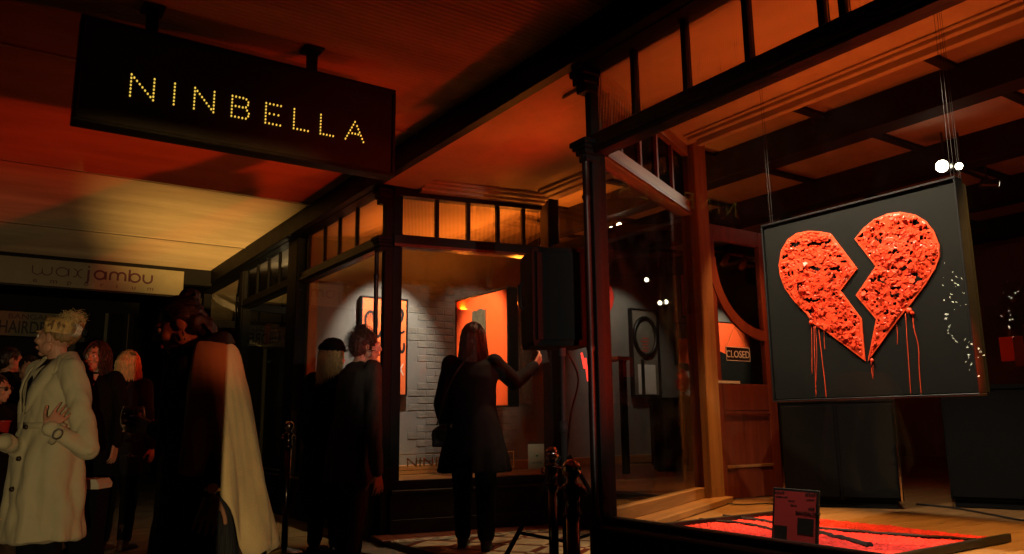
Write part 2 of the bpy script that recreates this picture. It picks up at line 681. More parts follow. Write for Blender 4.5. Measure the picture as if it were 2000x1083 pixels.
for i in range(-12, 13):
    for j in range(-12, 13):
        al, be = i * PER, j * PER
        ang = rdir + PI / 4
        c = A_ + Vector((math.cos(ang), math.sin(ang), 0)) * al + Vector((-math.sin(ang), math.cos(ang), 0)) * be

        def ok(p, m_):
            s_, t_, _ = st(p)
            return inrec(s_, t_, m_) and (p - A_).dot(nL) > 0.465 + m_
        ex = Vector((math.cos(ang), math.sin(ang), 0))
        ey = Vector((-math.sin(ang), math.cos(ang), 0))
        for dx in (-1, 1):
            for dy in (-1, 1):
                p = c + ex * dx * 0.068 + ey * dy * 0.068
                if ok(p, 0.05):
                    place_mesh('tile', T_cream, TR((p.x, p.y, TZ - 0.006), ang), eo)
        p = c + ex * PER / 2
        if ok(p, 0.06):
            place_mesh('tile', T_strip, TR((p.x, p.y, TZ - 0.006), ang + PI / 2), eo)
        p = c + ey * PER / 2
        if ok(p, 0.06):
            place_mesh('tile', T_strip, TR((p.x, p.y, TZ - 0.006), ang), eo)
        p = c + (ex + ey) * PER / 2
        if ok(p, 0.0):
            place_mesh('tile', T_node, TR((p.x, p.y, TZ - 0.006), ang), eo)

# ------------------------------------------------------------------ gallery interior
fl = struct(fb('gallery_floor', -3.35, SP, 1.57, 9.2, 0.0, FZ - 0.02, 'mahogany', bev=0))
fr_ = struct(fb('window_floor', -3.35, -0.02, 0.09, 1.568, 0.0, FZ - 0.02, 'mahogany', bev=0))
fl_ = struct(fb('window_floor', 2.76, SP, 0.09, 1.568, 0.0, FZ - 0.02, 'mahogany', bev=0))
# floor boards run into the shop
bw = 0.135
y = -3.34
k = 0
while y + bw < SP:
    s0, s1 = y + 0.002, y + bw - 0.002
    t0 = 0.10 if (s1 < -0.02 or s0 > 2.76) else 1.58
    if 0 - bw < s1 and s0 < 0.72 and t0 > 1:
        t0 = max(0.14 + s1 / 0.4707, 0.10)
        t0 = min(t0, 1.6)
    cut = t0 + 0.9 + (k * 0.37 % 1.1)
    zt = FZ - 0.018
    for (q0, q1) in ((t0, cut - 0.001), (cut + 0.001, 4.6 + (k * 0.53 % 0.6))):
        fb('floor_board', s0, s1, q0, q1, zt, FZ + random.uniform(-0.001, 0.001), 'floor_board', fl if t0 > 1 else (fr_ if s1 < 1 else fl_), bev=0.002)
    y += bw
    k += 1
# party wall with its brick patch
pw = struct(fb('party_wall', SP, SP + 0.2, 0.07, 9.2, 0.0, 3.6, 'grey_wall', bev=0))
br = MB()
br.box(-0.004, 0.004, -0.113, 0.113, -0.036, 0.036, bev=0.004)
brm = br.mesh('brick')
brm.materials.append(MATS['grey_brick'])
rows = 26
for r_ in range(rows):
    z = 0.60 + r_ * 0.082
    edge0 = 1.42 + 0.10 * math.sin(r_ * 1.7) + 0.06 * math.sin(r_ * 0.6)
    for c in range(12):
        t = 1.30 + c * 0.238 + (0.119 if r_ % 2 else 0)
        if t < edge0 or t > 2.75:
            continue
        q = Matrix.Rotation(random.uniform(-0.01, 0.01), 4, 'Y')
        M = TR(F(SP - 0.001 - random.uniform(0, 0.003), t, z + random.uniform(-0.003, 0.003)), TH + PI / 2) @ q
        place_mesh('brick', brm, M @ Matrix.Rotation(PI / 2, 4, 'Z') @ Matrix.Rotation(PI / 2, 4, 'Z') @ Matrix.Rotation(0, 4, 'Z'), pw)
struct(fb('back_wall', -3.35, SP, 9.2, 9.4, 0.0, 3.6, 'grey_wall', bev=0))
struct(fb('side_wall', -3.55, -3.352, 0.07, 9.4, 0.0, 3.6, 'grey_wall', bev=0))
fb('skirting_ledge', SP - 0.12, SP - 0.002, 0.10, 6.5, FZ + 0.002, 0.525, 'ledge_wood', pw)
gc = struct(fb('gallery_ceiling', -3.35, SP, 1.50, 9.2, 3.42, 3.5, 'interior_ceiling', bev=0))
for t in (2.60, 4.10, 5.7, 7.4):
    fb('ceiling_beam', -3.34, SP - 0.005, t, t + 0.20, 3.16, 3.418, 'beam_paint', gc)
for i, s in enumerate((-2.6, -1.7, -0.8, 0.25, 1.4, 2.5, 3.6, 4.6)):
    for t0, t1 in ((1.52, 2.598), (2.802, 4.098), (4.302, 5.698), (5.902, 7.398)):
        fb('ceiling_batten', s - 0.04, s + 0.04, t0, t1, 3.385, 3.418, 'beam_paint', gc)


def slab_poly(name, pts, z0, z1, mat):
    q = MB()
    aa = [q.bm.verts.new((p.x, p.y, z0)) for p in pts]
    bb = [q.bm.verts.new((p.x, p.y, z1)) for p in pts]
    q.bm.faces.new(bb)
    q.bm.faces.new(aa[::-1])
    for i in range(len(pts)):
        j = (i + 1) % len(pts)
        q.bm.faces.new((aa[i], aa[j], bb[j], bb[i]))
    return struct(q.build(name, mat))


ws = slab_poly('window_ceiling', [F(-3.35, 0.07), F(0.06, 0.07), F(0.70, 1.46), F(-3.35, 1.46)], 3.05, 3.42, 'soffit_plaster')
for i, (t0, z0) in enumerate(((1.27, 3.035), (1.31, 3.015), (1.35, 3.03), (1.41, 3.00))):
    fb('cornice', -3.34, 0.50, t0, t0 + (0.035 if i < 3 else 0.05), z0, 3.049, 'cornice_paint', ws)
fb('cornice', -3.34, 0.4, 0.08, 0.16, 3.02, 3.049, 'cornice_paint', ws)
wl = slab_poly('window_ceiling', [F(2.76, 0.07), F(SP, 0.07), F(SP, 1.46), F(2.50, 1.46)], 3.05, 3.42, 'soffit_plaster')
rs = slab_poly('entrance_soffit', [F(2.84, -0.11), F(-0.10, -0.11), F(0.70, 1.49), F(2.56, 1.49)], 3.078, 3.42, 'soffit_plaster')
# raised margin and cornice round the entrance soffit
fb('margin', 0.12, 2.72, -0.10, 0.24, 3.040, 3.077, 'soffit_plaster', rs)
for k_, (o0, o1, z0) in enumerate(((0.03, 0.13, 3.01), (0.13, 0.20, 3.03), (0.20, 0.24, 3.052))):
    lb('cornice', A_, LE, -o1, -o0, z0, 3.076, 'cornice_paint', rs, 0.26, 1.47)
    lb('cornice', BB, RE, o0, o1, z0, 3.075, 'cornice_paint', rs, 0.30, 1.45)
    fb('cornice', 0.95, 2.25, 1.46 - o1, 1.46 - o0, z0, 3.074, 'cornice_paint', rs)

# ------------------------------------------------------------------ awning over the footpath
aw = thing('awning', 'long street awning with ribbed lining over the footpath', 'awning', F(2, -1.8, 3.2), TH)
q = MB()
lo, hi = [], []
pit = 0.040
S0, S1 = -9.0, 8.62
nr = int((S1 - S0) / pit)
for i in range(nr * 4 + 1):
    s = S0 + (S1 - S0) * i / (nr * 4)
    dz = 0.011 * (0, 0.95, 1, 0.95)[i % 4]
    for lst, t in ((lo, -3.58), (hi, -0.08)):
        p = F(s, t, ZC + dz)
        lst.append(q.bm.verts.new(p))
for i in range(nr * 4):
    q.bm.faces.new((lo[i], lo[i + 1], hi[i + 1], hi[i]))
me = q.mesh('lining')
me.materials.append(MATS['ceiling_lining'])
lin = bpy.data.objects.new('lining', me)
# keep the sheet's own frame in line with the shop fronts so that its grain runs with the ribs
Mf = TR(F(2, -1.8, 3.2), TH)
me.transform(Mf.inverted())
reg(lin, Mf, aw)
fb('roof_sheet', S0, S1, -3.65, -0.1, 3.30, 3.34, 'black_iron', aw, bev=0)
fb('fascia', S0, S1, -3.66, -3.585, 3.02, 3.45, 'dark_brown_paint', aw)
fb('beam', S0, S1, -0.19, -0.112, 3.026, 3.29, 'black_paint', aw)
fb('end_beam', 8.46, 8.62, -3.58, -0.17, 2.98, 3.215, 'black_paint', aw)
for s in (-8.2,):     # square timber post carrying the awning, behind the camera
    fb('post', s - 0.055, s + 0.055, -3.00, -2.90, GZ, ZC - 0.005, 'dark_brown_paint', aw, 0.01)
bo = thing('shadow_blocker', 'added timber bollard on the pavement behind the viewer', 'blocker', F(-4.03, -2.94, GZ), TH)  # added out of view to throw shade on the woman in the shawl
fb('shaft', -4.085, -3.975, -2.99, -2.89, GZ, 1.15, 'dark_brown_paint', bo, 0.008)
fb('cap', -4.095, -3.965, -3.0, -2.88, 1.151, 1.18, 'dark_brown_paint', bo, 0.008)
for s in (1.9, 4.3, 6.7):   # cover strips over the lining joints
    fb('cover_strip', s - 0.02, s + 0.02, -3.57, -0.17, ZC - 0.008, ZC + 0.001, 'ceiling_lining', aw, 0.002)

# added unseen floodlight housing, its flaps crop the beam on crowd and lining
fq = thing('added_floodlight_housing', 'added barn door floodlight behind the viewer, its flaps cropping the beam', 'floodlight', Vector((_hl.x, _hl.y, GZ)), 0)
_d0 = (hdir(5.3, 1.5) - _hl).normalized()
_rt = _d0.cross(ZV).normalized()
_up = _rt.cross(_d0)
_fc = _hl + _d0 * 0.15
Mfl = faceM(_fc, _rt, _up)
x0_, x1_, y0_, y1_ = -0.15 * math.tan(R(10.5)), 0.15 * math.tan(R(10.5)), -0.15 * math.tan(R(11)), 0.15 * math.tan(R(10.0))
for bx0, bx1, by0, by1 in ((-0.10, x0_, -0.10, 0.10), (x1_, 0.10, -0.10, 0.10), (x0_, x1_, y1_, 0.10), (x0_, x1_, -0.10, y0_)):
    q = MB()
    q.box(bx0, bx1, by0, by1, -0.002, 0.002)
    q.build('barn_door', 'black_iron', Mfl, fq)
q = MB()
q.cyl((_hl.x, _hl.y, GZ), (_hl.x, _hl.y, _hl.z - 0.12), 0.02, n=12)
q.build('stand', 'black_iron', Matrix.Identity(4), fq)

# ------------------------------------------------------------------ gallery shop front
sf = thing('gallery_shopfront', 'dark timber gallery shopfront with fluted transom panes and tall glass around a recessed entry', 'shopfront', F(0.8, 0, GZ), TH)
DP = 'dark_brown_paint'
# head beam over everything
fb('head_beam', -3.4, -0.04, -0.11, 0.068, 3.021, 3.30, 'black_paint', sf)
fb('head_beam', -0.038, SA + 0.038, -0.11, 0.068, 3.085, 3.30, 'black_paint', sf)
fb('head_beam', SA + 0.04, SP + 0.2, -0.11, 0.068, 3.021, 3.30, 'black_paint', sf)


def sx(x, y=300):
    return st(onT(x, y, 0))[0]


def bay(s0, s1, cuts, par, dark=DP):
    """front bay in the shop-front plane: riser, sill, rail, transom panes with mullions, big pane"""
    fb('stall_riser', s0, s1, -0.05, 0.06, GZ - 0.02, FZ + 0.01, dark, par)
    fb('base_board', s0 - 0.002, s1 + 0.002, -0.075, -0.052, GZ, GZ + 0.14, dark, par)
    fb('sill', s0, s1, -0.10, 0.07, FZ + 0.011, 0.462, dark, par, 0.01)
    fb('bottom_rail', s0, s1, -0.035, 0.035, 0.463, ZS, dark, par)
    fb('transom_rail', s0, s1, -0.055, 0.05, ZR0, ZR1, dark, par, 0.008)
    fb('rail_bead', s0, s1, -0.075, -0.056, ZR0 + 0.02, ZR0 + 0.045, dark, par, 0.006)
    P0, P1 = F(s0, 0), F(s1, 0)
    cs = [s0] + sorted(cuts) + [s1]
    for a_, b_ in zip(cs, cs[1:]):
        fluted('transom_pane', P0, P1, ZR1, ZT, 'fluted_glass', par, a_ - s0 + 0.004, b_ - s0 - 0.004)
    for c in cuts:
        fb('mullion', c - 0.016, c + 0.016, -0.025, 0.025, ZR1 + 0.001, ZT - 0.001, dark, par)
    sheet('shop_window', P0, P1, ZS, ZR0, 'clear_glass', par, 0.002, s1 - s0 - 0.002)


bay(-3.28, -0.04, [sx(1243, 200), sx(1343, 150), sx(1463, 80), sx(1608, 20), -1.62, -2.05, -2.5, -2.9], sf)
bay(SA + 0.04, 4.95, [sx(613), sx(642), sx(670), sx(703)], sf)


def column(s, w, par, cap=True, ds=0.0):
    """slim timber post with a turned shaft in front and a moulded capital"""
    pst = fb('post', s - w, s + w, -0.045, 0.055, GZ, 3.019, 'black_paint', par)
    c_ = MB()
    c_.lathe([(0.034, 0), (0.034, 0.42), (0.026, 0.46), (0.02, 0.5), (0.02, 1.32), (0.026, 1.34), (0.02, 1.36), (0.02, 2.18), (0.027, 2.2), (0.02, 2.22), (0.02, 2.40), (0.03, 2.44), (0.035, 2.47), (0.022, 2.49)], 16)
    sh = c_.build('shaft', 'dark_brown_paint', TR(F(s + ds, -0.075, GZ)), pst, True)
    if cap:
        for grp in (((0.045, 2.46, 2.50), (0.062, 2.50, 2.53), (0.08, 2.53, 2.552), (0.095, 2.552, 2.58)), ((0.05, 2.88, 2.93), (0.07, 2.93, 2.98), (0.085, 2.98, 3.018))):
            b_ = MB()
            for (h, z0, z1) in grp:
                b_.box(-h * 0.8 - 0.04, 0.03, -h * 0.78, h * 0.78, z0 - 0.002, z1 + 0.002, bev=0.006)
            b_.build('capital', 'black_paint', TR(F(s, -0.02, 0), TH), pst)


column(0.0, 0.026, sf)
column(SA, 0.032, sf, ds=0.07)
PA0, PA1 = 0.036, 0.118
# dark square post behind the corner and the party-wall pilaster
lb('post', A_, LE, -0.03, 0.03, ZS + 0.031, ZR0 - 0.001, 'black_paint', sf, PA0, PA1)
lb('post', A_, LE, -0.03, 0.03, ZR1 - 0.004, ZT - 0.051, 'black_paint', sf, PA0, PA1)
fb('pilaster', 4.952, 5.26, -0.09, 0.068, GZ, 3.018, 'black_paint', sf, 0.01)
fb('oak_jamb', 4.86, 4.949, 0.03, 0.13, FZ + 0.003, 3.04, 'oak', sf)

# return windows beside the entry


def retn(P0, P1, cuts, woodmat, railmat, par, side, a0, a1, g0):
    L = (P1 - P0).length
    lb('stall_riser', P0, P1, -0.05, 0.05, 0.02, FZ, DP, par, a0, a1)
    lb('base_board', P0, P1, side * 0.052, side * 0.075, TZ, TZ + 0.12, DP, par, a0, a1) if side > 0 else lb('base_board', P0, P1, -0.075, -0.052, TZ, TZ + 0.12, DP, par, a0, a1)
    lb('sill', P0, P1, -0.085, 0.085, FZ + 0.001, 0.455, railmat, par, a0, a1, bev=0.008)
    lb('bottom_rail', P0, P1, -0.035, 0.035, 0.456, ZS + 0.03, railmat, par, a0, a1)
    lb('transom_rail', P0, P1, -0.045, 0.045, ZR0, ZR1 - 0.005, railmat, par, a0, a1, bev=0.006)
    lb('rail_bead', P0, P1, -0.062, -0.046, ZR0 + 0.003, ZR0 + 0.03, 'mahogany', par, a0, a1)
    lb('rail_bead', P0, P1, 0.046, 0.062, ZR0 + 0.003, ZR0 + 0.03, 'mahogany', par, a0, a1)
    lb('head_rail', P0, P1, -0.045, 0.045, ZT - 0.05, 3.049, railmat, par, a0, a1)
    cs = [g0] + cuts + [a1]
    for x0, x1 in zip(cs, cs[1:]):
        fluted('transom_pane', P0, P1, ZR1 - 0.004, ZT - 0.05, 'fluted_glass', par, x0 + 0.004, x1 - 0.004)
    for c in cuts:
        lb('mullion', P0, P1, -0.022, 0.022, ZR1 - 0.004, ZT - 0.051, woodmat, par, c - 0.016, c + 0.016)
    sheet('return_window', P0, P1, ZS + 0.03, ZR0, 'clear_glass', par, g0 + 0.002, a1 - 0.002)


retn(A_, LE, [0.44, 0.74, 1.03, 1.29], DP, DP, sf, -1, PA0 + 0.002, 1.47, PA1 + 0.002)
retn(BB, RE, [0.36, 0.68, 0.99, 1.30], 'mahogany', 'oak_rail', sf, 1, 0.05, 1.60, 0.05)
# stepped skirting inside the right-hand return
lb('step_board', BB, RE, -0.20, -0.087, FZ + 0.004, 0.462, 'oak_rail', sf, 0.20, 1.72)
# oak door posts and head of the entrance
fb('door_post', 0.585, 0.665, 1.47, 1.60, FZ + 0.003, 3.40, 'oak', sf, 0.008)
fb('door_post', 0.668, 0.775, 1.49, 1.62, 0.02, 3.38, 'mahogany', sf, 0.008)
fb('door_post', 2.46, 2.60, 1.49, 1.62, 0.02, 3.38, DP, sf, 0.008)
fb('door_head', 0.777, 2.458, 1.50, 1.60, 2.52, 2.62, DP, sf)
fb('door_sill', 0.777, 2.458, 1.47, 1.62, 0.02, FZ + 0.006, DP, sf)
sheet('fanlight', F(0.777, 1.55), F(2.458, 1.55), 2.62, 3.10, 'plain_glass', sf, 0.002, 1.68)
fb('lintel', 0.777, 2.458, 1.50, 1.60, 3.10, 3.41, DP, sf)

# open door leaf standing into the shop, hinged on the right-hand post
DS = 0.70
dl = thing('shop_door', 'red timber shop door standing open, half glazed above two panels', 'door', F(DS, 1.64, FZ), TH)
t0, t1 = 1.64, 2.36
for nm, a_, b_, z0, z1, ds in (
        ('stile', t0, t0 + 0.10, FZ + 0.01, 2.48, 0.022), ('stile', t1 - 0.10, t1, FZ + 0.01, 2.48, 0.022),
        ('rail', t0 + 0.10, t1 - 0.10, FZ + 0.01, FZ + 0.22, 0.021), ('rail', t0 + 0.10, t1 - 0.10, 1.06, 1.26, 0.021),
        ('rail', t0 + 0.10, t1 - 0.10, 2.36, 2.48, 0.021), ('panel', t0 + 0.10, t1 - 0.10, FZ + 0.22, 1.06, 0.010)):
    fb(nm, DS - ds, DS + ds, a_, b_, z0, z1, 'mahogany', dl, 0.003)
fb('bead', DS - 0.03, DS - 0.0225, t0 + 0.10, t1 - 0.10, FZ + 0.225, FZ + 0.245, 'oak_rail', dl, 0.002)
fb('bead', DS - 0.03, DS - 0.0225, t0 + 0.10, t1 - 0.10, 1.035, 1.055, 'mahogany', dl, 0.002)
fb('door_glass', DS - 0.003, DS + 0.003, t0 + 0.10, t1 - 0.10, 1.26, 2.36, 'plain_glass', dl, 0)
# curved timber brace across the door glass
q = MB()
pts_o, pts_i = [], []
for i in range(15):
    al = PI + (PI / 2) * i / 14
    pts_o.append((t1 - 0.08 + 0.62 * math.cos(al), 2.22 + 0.62 * math.sin(al)))
    pts_i.append((t1 - 0.08 + 0.54 * math.cos(al), 2.22 + 0.54 * math.sin(al)))
q.prism(pts_o + pts_i[::-1], -0.012, 0.012)
q.build('curved_brace', 'mahogany', Matrix.Translation(F(DS - 0.016, 0, 0)) @ Matrix.Rotation(TH, 4, 'Z'), dl)

# ------------------------------------------------------------------ the neighbour's shop front
nf = thing('neighbour_shopfront', 'dark neighbouring shopfront with plain transom panes beyond the black pilaster', 'shopfront', F(6.2, 0, GZ), TH)
fb('head_beam', SP + 0.202, 14.0, -0.11, 0.068, 3.021, 3.30, 'black_paint', nf)
bay(5.262, 7.19, [sx(549, 500), sx(528, 500), sx(507, 500)], nf, 'black_paint')
fb('post', 7.192, 7.30, -0.05, 0.06, GZ, 3.019, 'black_paint', nf)
P7, P8 = F(7.25, 0.06), F(7.7, 1.5)
lb('stall_riser', P7, P8, -0.05, 0.05, GZ, 0.5, 'black_paint', nf)
lb('transom_rail', P7, P8, -0.04, 0.04, 2.5, 2.6, 'black_paint', nf)
sheet('return_window', P7, P8, 0.5, 2.5, 'plain_glass', nf, 0, 1.5)
P9, P10 = F(9.4, 0.06), F(9.0, 1.5)
lb('stall_riser', P9, P10, -0.05, 0.05, GZ, 0.5, 'black_paint', nf)
lb('transom_rail', P9, P10, -0.04, 0.04, 2.5, 2.6, 'black_paint', nf)
for a_ in (0.35, 0.7, 1.05):
    lb('mullion', P9, P10, -0.02, 0.02, 2.602, 3.02, 'black_paint', nf, a_, a_ + 0.03)
sheet('return_window', P9, P10, 0.5, 3.02, 'plain_glass', nf, 0, 1.5)
bay(9.45, 12.2, [10.0, 10.6, 11.2, 11.7], nf, 'black_paint')
fb('door_panel', 7.72, 8.98, 1.50, 1.56, GZ, 2.5, DP, nf)
for s in (7.25, 9.42, 12.25):
    fb('pilaster', s - 0.045, s + 0.09, -0.07, 0.05, GZ, 3.017, 'black_paint', nf)
fb('rear_wall', SP + 0.21, 14.0, 2.6, 2.7, 0.0, 3.5, 'grey_wall', nf, 0)
fb('ceiling', SP + 0.21, 14.0, 0.07, 2.598, 3.06, 3.2, 'soffit_plaster', nf, 0)
fb('floor', SP + 0.21, 14.0, 0.07, 2.598, -0.02, 0.12, 'mahogany', nf, 0)
fb('upper_wall', -8, 14, 0.07, 0.4, 3.51, 6.5, 'grey_wall', nf, 0)

# =================================================================== THINGS
from mathutils import noise as mnoise
pm('sign_black', (0.004, 0.004, 0.004), 0.45, 0.3, 4, 0.05)
emis('bulb_yellow', (0.86, 0.58, 0.08), 1.0)
pm('sign_cream', (0.30, 0.26, 0.16), 0.6, 0.12, 5, 0.05)
pm('letter_maroon', (0.08, 0.012, 0.03), 0.5, 0.1, 5, 0)
pm('letter_black', (0.012, 0.011, 0.011), 0.5, 0.1, 5, 0)
pm('letter_white', (0.75, 0.72, 0.66), 0.5, 0.1, 5, 0)
pm('letter_gold', (0.55, 0.36, 0.10), 0.35, 0.1, 5, 0, metal=0.7)
pm('canvas_black', (0.0068, 0.0064, 0.0045), 0.8, 0.3, 3, 0.2, 400, spec=0.15)
pm('heart_red', (0.90, 0.066, 0.02), 0.30, 0.22, 14, 0.12, 220)
pm('heart_rim', (0.90, 0.085, 0.022), 0.42, 0.05, 12, 0.05)
pm('orange_paint', (0.95, 0.115, 0.025), 0.5, 0.06, 3, 0.1, 260)
pm('orange_pale', (0.95, 0.185, 0.05), 0.5, 0.05, 3, 0.1, 260)
pm('frame_black', (0.005, 0.0045, 0.004), 0.45, 0.3, 8, 0.05)
pm('matte_black', (0.003, 0.003, 0.003), 0.9, 0.3, 8, 0.05, spec=0.1)
pm('tomb_grey', (0.075, 0.07, 0.05), 0.8, 0.4, 18, 0.8, 80)
pm('picture_grey', (0.16, 0.14, 0.11), 0.7, 0.25, 5, 0.1)
pm('red_paint', (0.62, 0.03, 0.015), 0.45, 0.2, 8, 0.1)
pm('speaker_black', (0.003, 0.003, 0.003), 0.7, 0.3, 30, 0.5, 500, spec=0.2)
pm('rubber', (0.010, 0.010, 0.010), 0.8, 0.2, 10, 0)
pm('chrome', (0.55, 0.52, 0.48), 0.12, 0.1, 6, 0.02, metal=1.0)
pm('dark_chrome', (0.10, 0.085, 0.075), 0.16, 0.2, 6, 0.03, metal=1.0)
pm('lamp_black', (0.015, 0.015, 0.015), 0.4, 0.2, 10, 0)
emis('lamp_lens', (1.0, 0.90, 0.68), 26.0)
emis('lamp_lens_dim', (1.0, 0.88, 0.66), 5.0)
pm('granules', (0.62, 0.022, 0.014), 0.65, 0.45, 55, 0.9, 120)
pm('granules_black', (0.012, 0.010, 0.010), 0.8, 0.4, 60, 0.8, 120)
pm('paper_white', (0.66, 0.60, 0.46), 0.7, 0.05, 4, 0.05)
pm('paper_red', (0.22, 0.012, 0.012), 0.6, 0.1, 3, 0.05)
pm('palm_green', (0.10, 0.22, 0.09), 0.6, 0.1, 5, 0)
pm('cabinet_cream', (0.50, 0.40, 0.16), 0.45, 0.15, 6, 0.05)
pm('cloth_red', (0.45, 0.02, 0.02), 0.8, 0.2, 12, 0.3)
pm('cloth_tan', (0.42, 0.27, 0.14), 0.8, 0.2, 12, 0.3)
pm('cloth_green', (0.02, 0.12, 0.05), 0.8, 0.2, 12, 0.3)
pm('wire_grey', (0.10, 0.09, 0.08), 0.35, 0.1, 5, 0, metal=0.8)
pm('cable_black', (0.010, 0.010, 0.010), 0.5, 0.2, 10, 0)
emis('fairy_bulb', (1.0, 0.80, 0.42), 2.2)
emis('far_window_glow', (1.0, 0.66, 0.26), 0.28)


def text_mesh(name, txt, size, mat, M, parent, sx_=1.0, bold=0.0, align='LEFT', depth=0.001):
    cu = bpy.data.curves.new(name, 'FONT')
    cu.body = txt
    cu.size = size
    cu.align_x = align
    cu.extrude = depth
    cu.offset = bold
    cu.resolution_u = 3
    tmp = bpy.data.objects.new(name, cu)
    COL.objects.link(tmp)
    dg = bpy.context.evaluated_depsgraph_get()
    me = bpy.data.meshes.new_from_object(tmp.evaluated_get(dg))
    bpy.data.objects.remove(tmp)
    me.transform(Matrix.Diagonal((sx_, 1, 1, 1)))
    me.materials.clear()
    me.materials.append(MATS[mat])
    return reg(bpy.data.objects.new(name, me), M, parent)


def ribbon(bld, pts, w, z0=0.0, z1=0.0015):
    """flat brush stroke in the local xy plane with a little body"""
    pts = [Vector((p[0], p[1], 0)) for p in pts]
    k = len(pts)
    ws = w if isinstance(w, (list, tuple)) else [w] * k
    L, Rr = [], []
    for i, p in enumerate(pts):
        d = (pts[min(i + 1, k - 1)] - pts[max(i - 1, 0)]).normalized()
        nn = Vector((-d.y, d.x, 0)) * ws[i] / 2
        L.append(p + nn)
        Rr.append(p - nn)
    for i in range(k - 1):
        q_ = [L[i], L[i + 1], Rr[i + 1], Rr[i]]
        lo_ = [bld.bm.verts.new((v.x, v.y, z0)) for v in q_]
        hi_ = [bld.bm.verts.new((v.x, v.y, z1)) for v in q_]
        bld.bm.faces.new(hi_)
        for a_ in range(4):
            b_ = (a_ + 1) % 4
            bld.bm.faces.new((lo_[a_], lo_[b_], hi_[b_], hi_[a_]))


def smooth_path(pts, n=6):
    """Catmull-Rom through the points"""
    P = [Vector((p[0], p[1], p[2] if len(p) > 2 else 0)) for p in pts]
    out = []
    for i in range(len(P) - 1):
        p0, p1, p2, p3 = P[max(i - 1, 0)], P[i], P[i + 1], P[min(i + 2, len(P) - 1)]
        for j in range(n):
            u_ = j / n
            out.append(0.5 * ((2 * p1) + (p2 - p0) * u_ + (2 * p0 - 5 * p1 + 4 * p2 - p3) * u_ ** 2 + (3 * p1 - p0 - 3 * p2 + p3) * u_ ** 3))
    out.append(P[-1])
    return out


# ------------------------------------------------------------------ hanging sign with bulbs
G0, G1, GZ0, GZ1 = -2.586, -0.827, 2.50, 3.07
gs = thing('hanging_sign', 'black hanging sign spelling NINBELLA in yellow bulbs under the awning', 'sign', F(SG_S + 0.05, -1.7, GZ0), TH)
gsb = fb('board', SG_S + 0.004, SG_S + 0.096, G0 + 0.012, G1 - 0.012, GZ0 + 0.012, GZ1 - 0.012, 'sign_black', gs)
for nm, a_, b_, z0, z1 in (('frame_rail', G0, G1, GZ0, GZ0 + 0.022), ('frame_rail', G0, G1, GZ1 - 0.022, GZ1), ('frame_rail', G0, G0 + 0.022, GZ0 + 0.0225, GZ1 - 0.0225), ('frame_rail', G1 - 0.022, G1, GZ0 + 0.0225, GZ1 - 0.0225)):
    fb(nm, SG_S - 0.006, SG_S + 0.106, a_, b_, z0, z1, 'black_iron', gs)
for t in (-1.36, -2.25):
    hg_ = fb('hanger', SG_S + 0.03, SG_S + 0.07, t - 0.03, t + 0.03, GZ1 + 0.001, ZC - 0.012, 'black_iron', gs)
    fb('hanger_plate', SG_S - 0.02, SG_S + 0.12, t - 0.055, t + 0.055, ZC - 0.012, ZC + 0.002, 'black_iron', hg_)
bu = MB()
bu.ell((0, 0, 0), (0.0068, 0.0068, 0.005), None, 1)
bum = bu.mesh('bulb', True)
bum.materials.append(MATS['bulb_yellow'])
LET = {'N': [[(0, 0), (0, 1)], [(0, 1), (1, 0)], [(1, 0), (1, 1)]], 'I': [[(0, 0), (0, 1)]],
       'B': [[(0, 0), (0, 1)], [(0.2, 1), (0.75, 1), (0.95, 0.78), (0.75, 0.53), (0.2, 0.53)], [(0.85, 0.42), (1, 0.22), (0.8, 0), (0.2, 0)]],
       'E': [[(0, 0), (0, 1)], [(0.25, 1), (1, 1)], [(0.25, 0.5), (0.85, 0.5)], [(0.25, 0), (1, 0)]],
       'L': [[(0, 0), (0, 1)], [(0.25, 0), (1, 0)]],
       'A': [[(0, 0), (0.5, 1)], [(0.62, 0.8), (1, 0)], [(0.36, 0.36), (0.7, 0.36)]]}
CAPH = 0.118
for ch, x0, x1, yb in (('N', 256, 301, 160), ('I', 341, 341, 177), ('N', 380, 418, 190), ('B', 453, 488, 207), ('E', 519, 548, 223), ('L', 574, 602, 238), ('L', 626, 651, 250), ('A', 675, 710, 262)):
    q0, q1 = onS(x0, yb, SG_S), onS(x1, yb + (x1 - x0) * 0.20, SG_S)
    ta, tb = st(q0)[1], st(q1)[1]
    zb = 2.684
    done = []
    for stroke in LET[ch]:
        P = [Vector((ta + (tb - ta) * p[0], 0, zb + CAPH * p[1])) for p in stroke]
        L = sum((b_ - a_).length for a_, b_ in zip(P, P[1:]))
        k = max(1, round(L / 0.0205))
        for i in range(k + 1):
            d = L * i / k
            for a_, b_ in zip(P, P[1:]):
                l_ = (b_ - a_).length
                if d <= l_ + 1e-6:
                    p = a_.lerp(b_, d / l_ if l_ else 0)
                    break
                d -= l_
            if all((p - e).length > 0.012 for e in done):
                done.append(p)
                place_mesh('bulb', bum, TR(F(SG_S - 0.0005, p.x, p.z), TH + PI / 2) @ Matrix.Rotation(PI / 2, 4, 'X'), gsb)

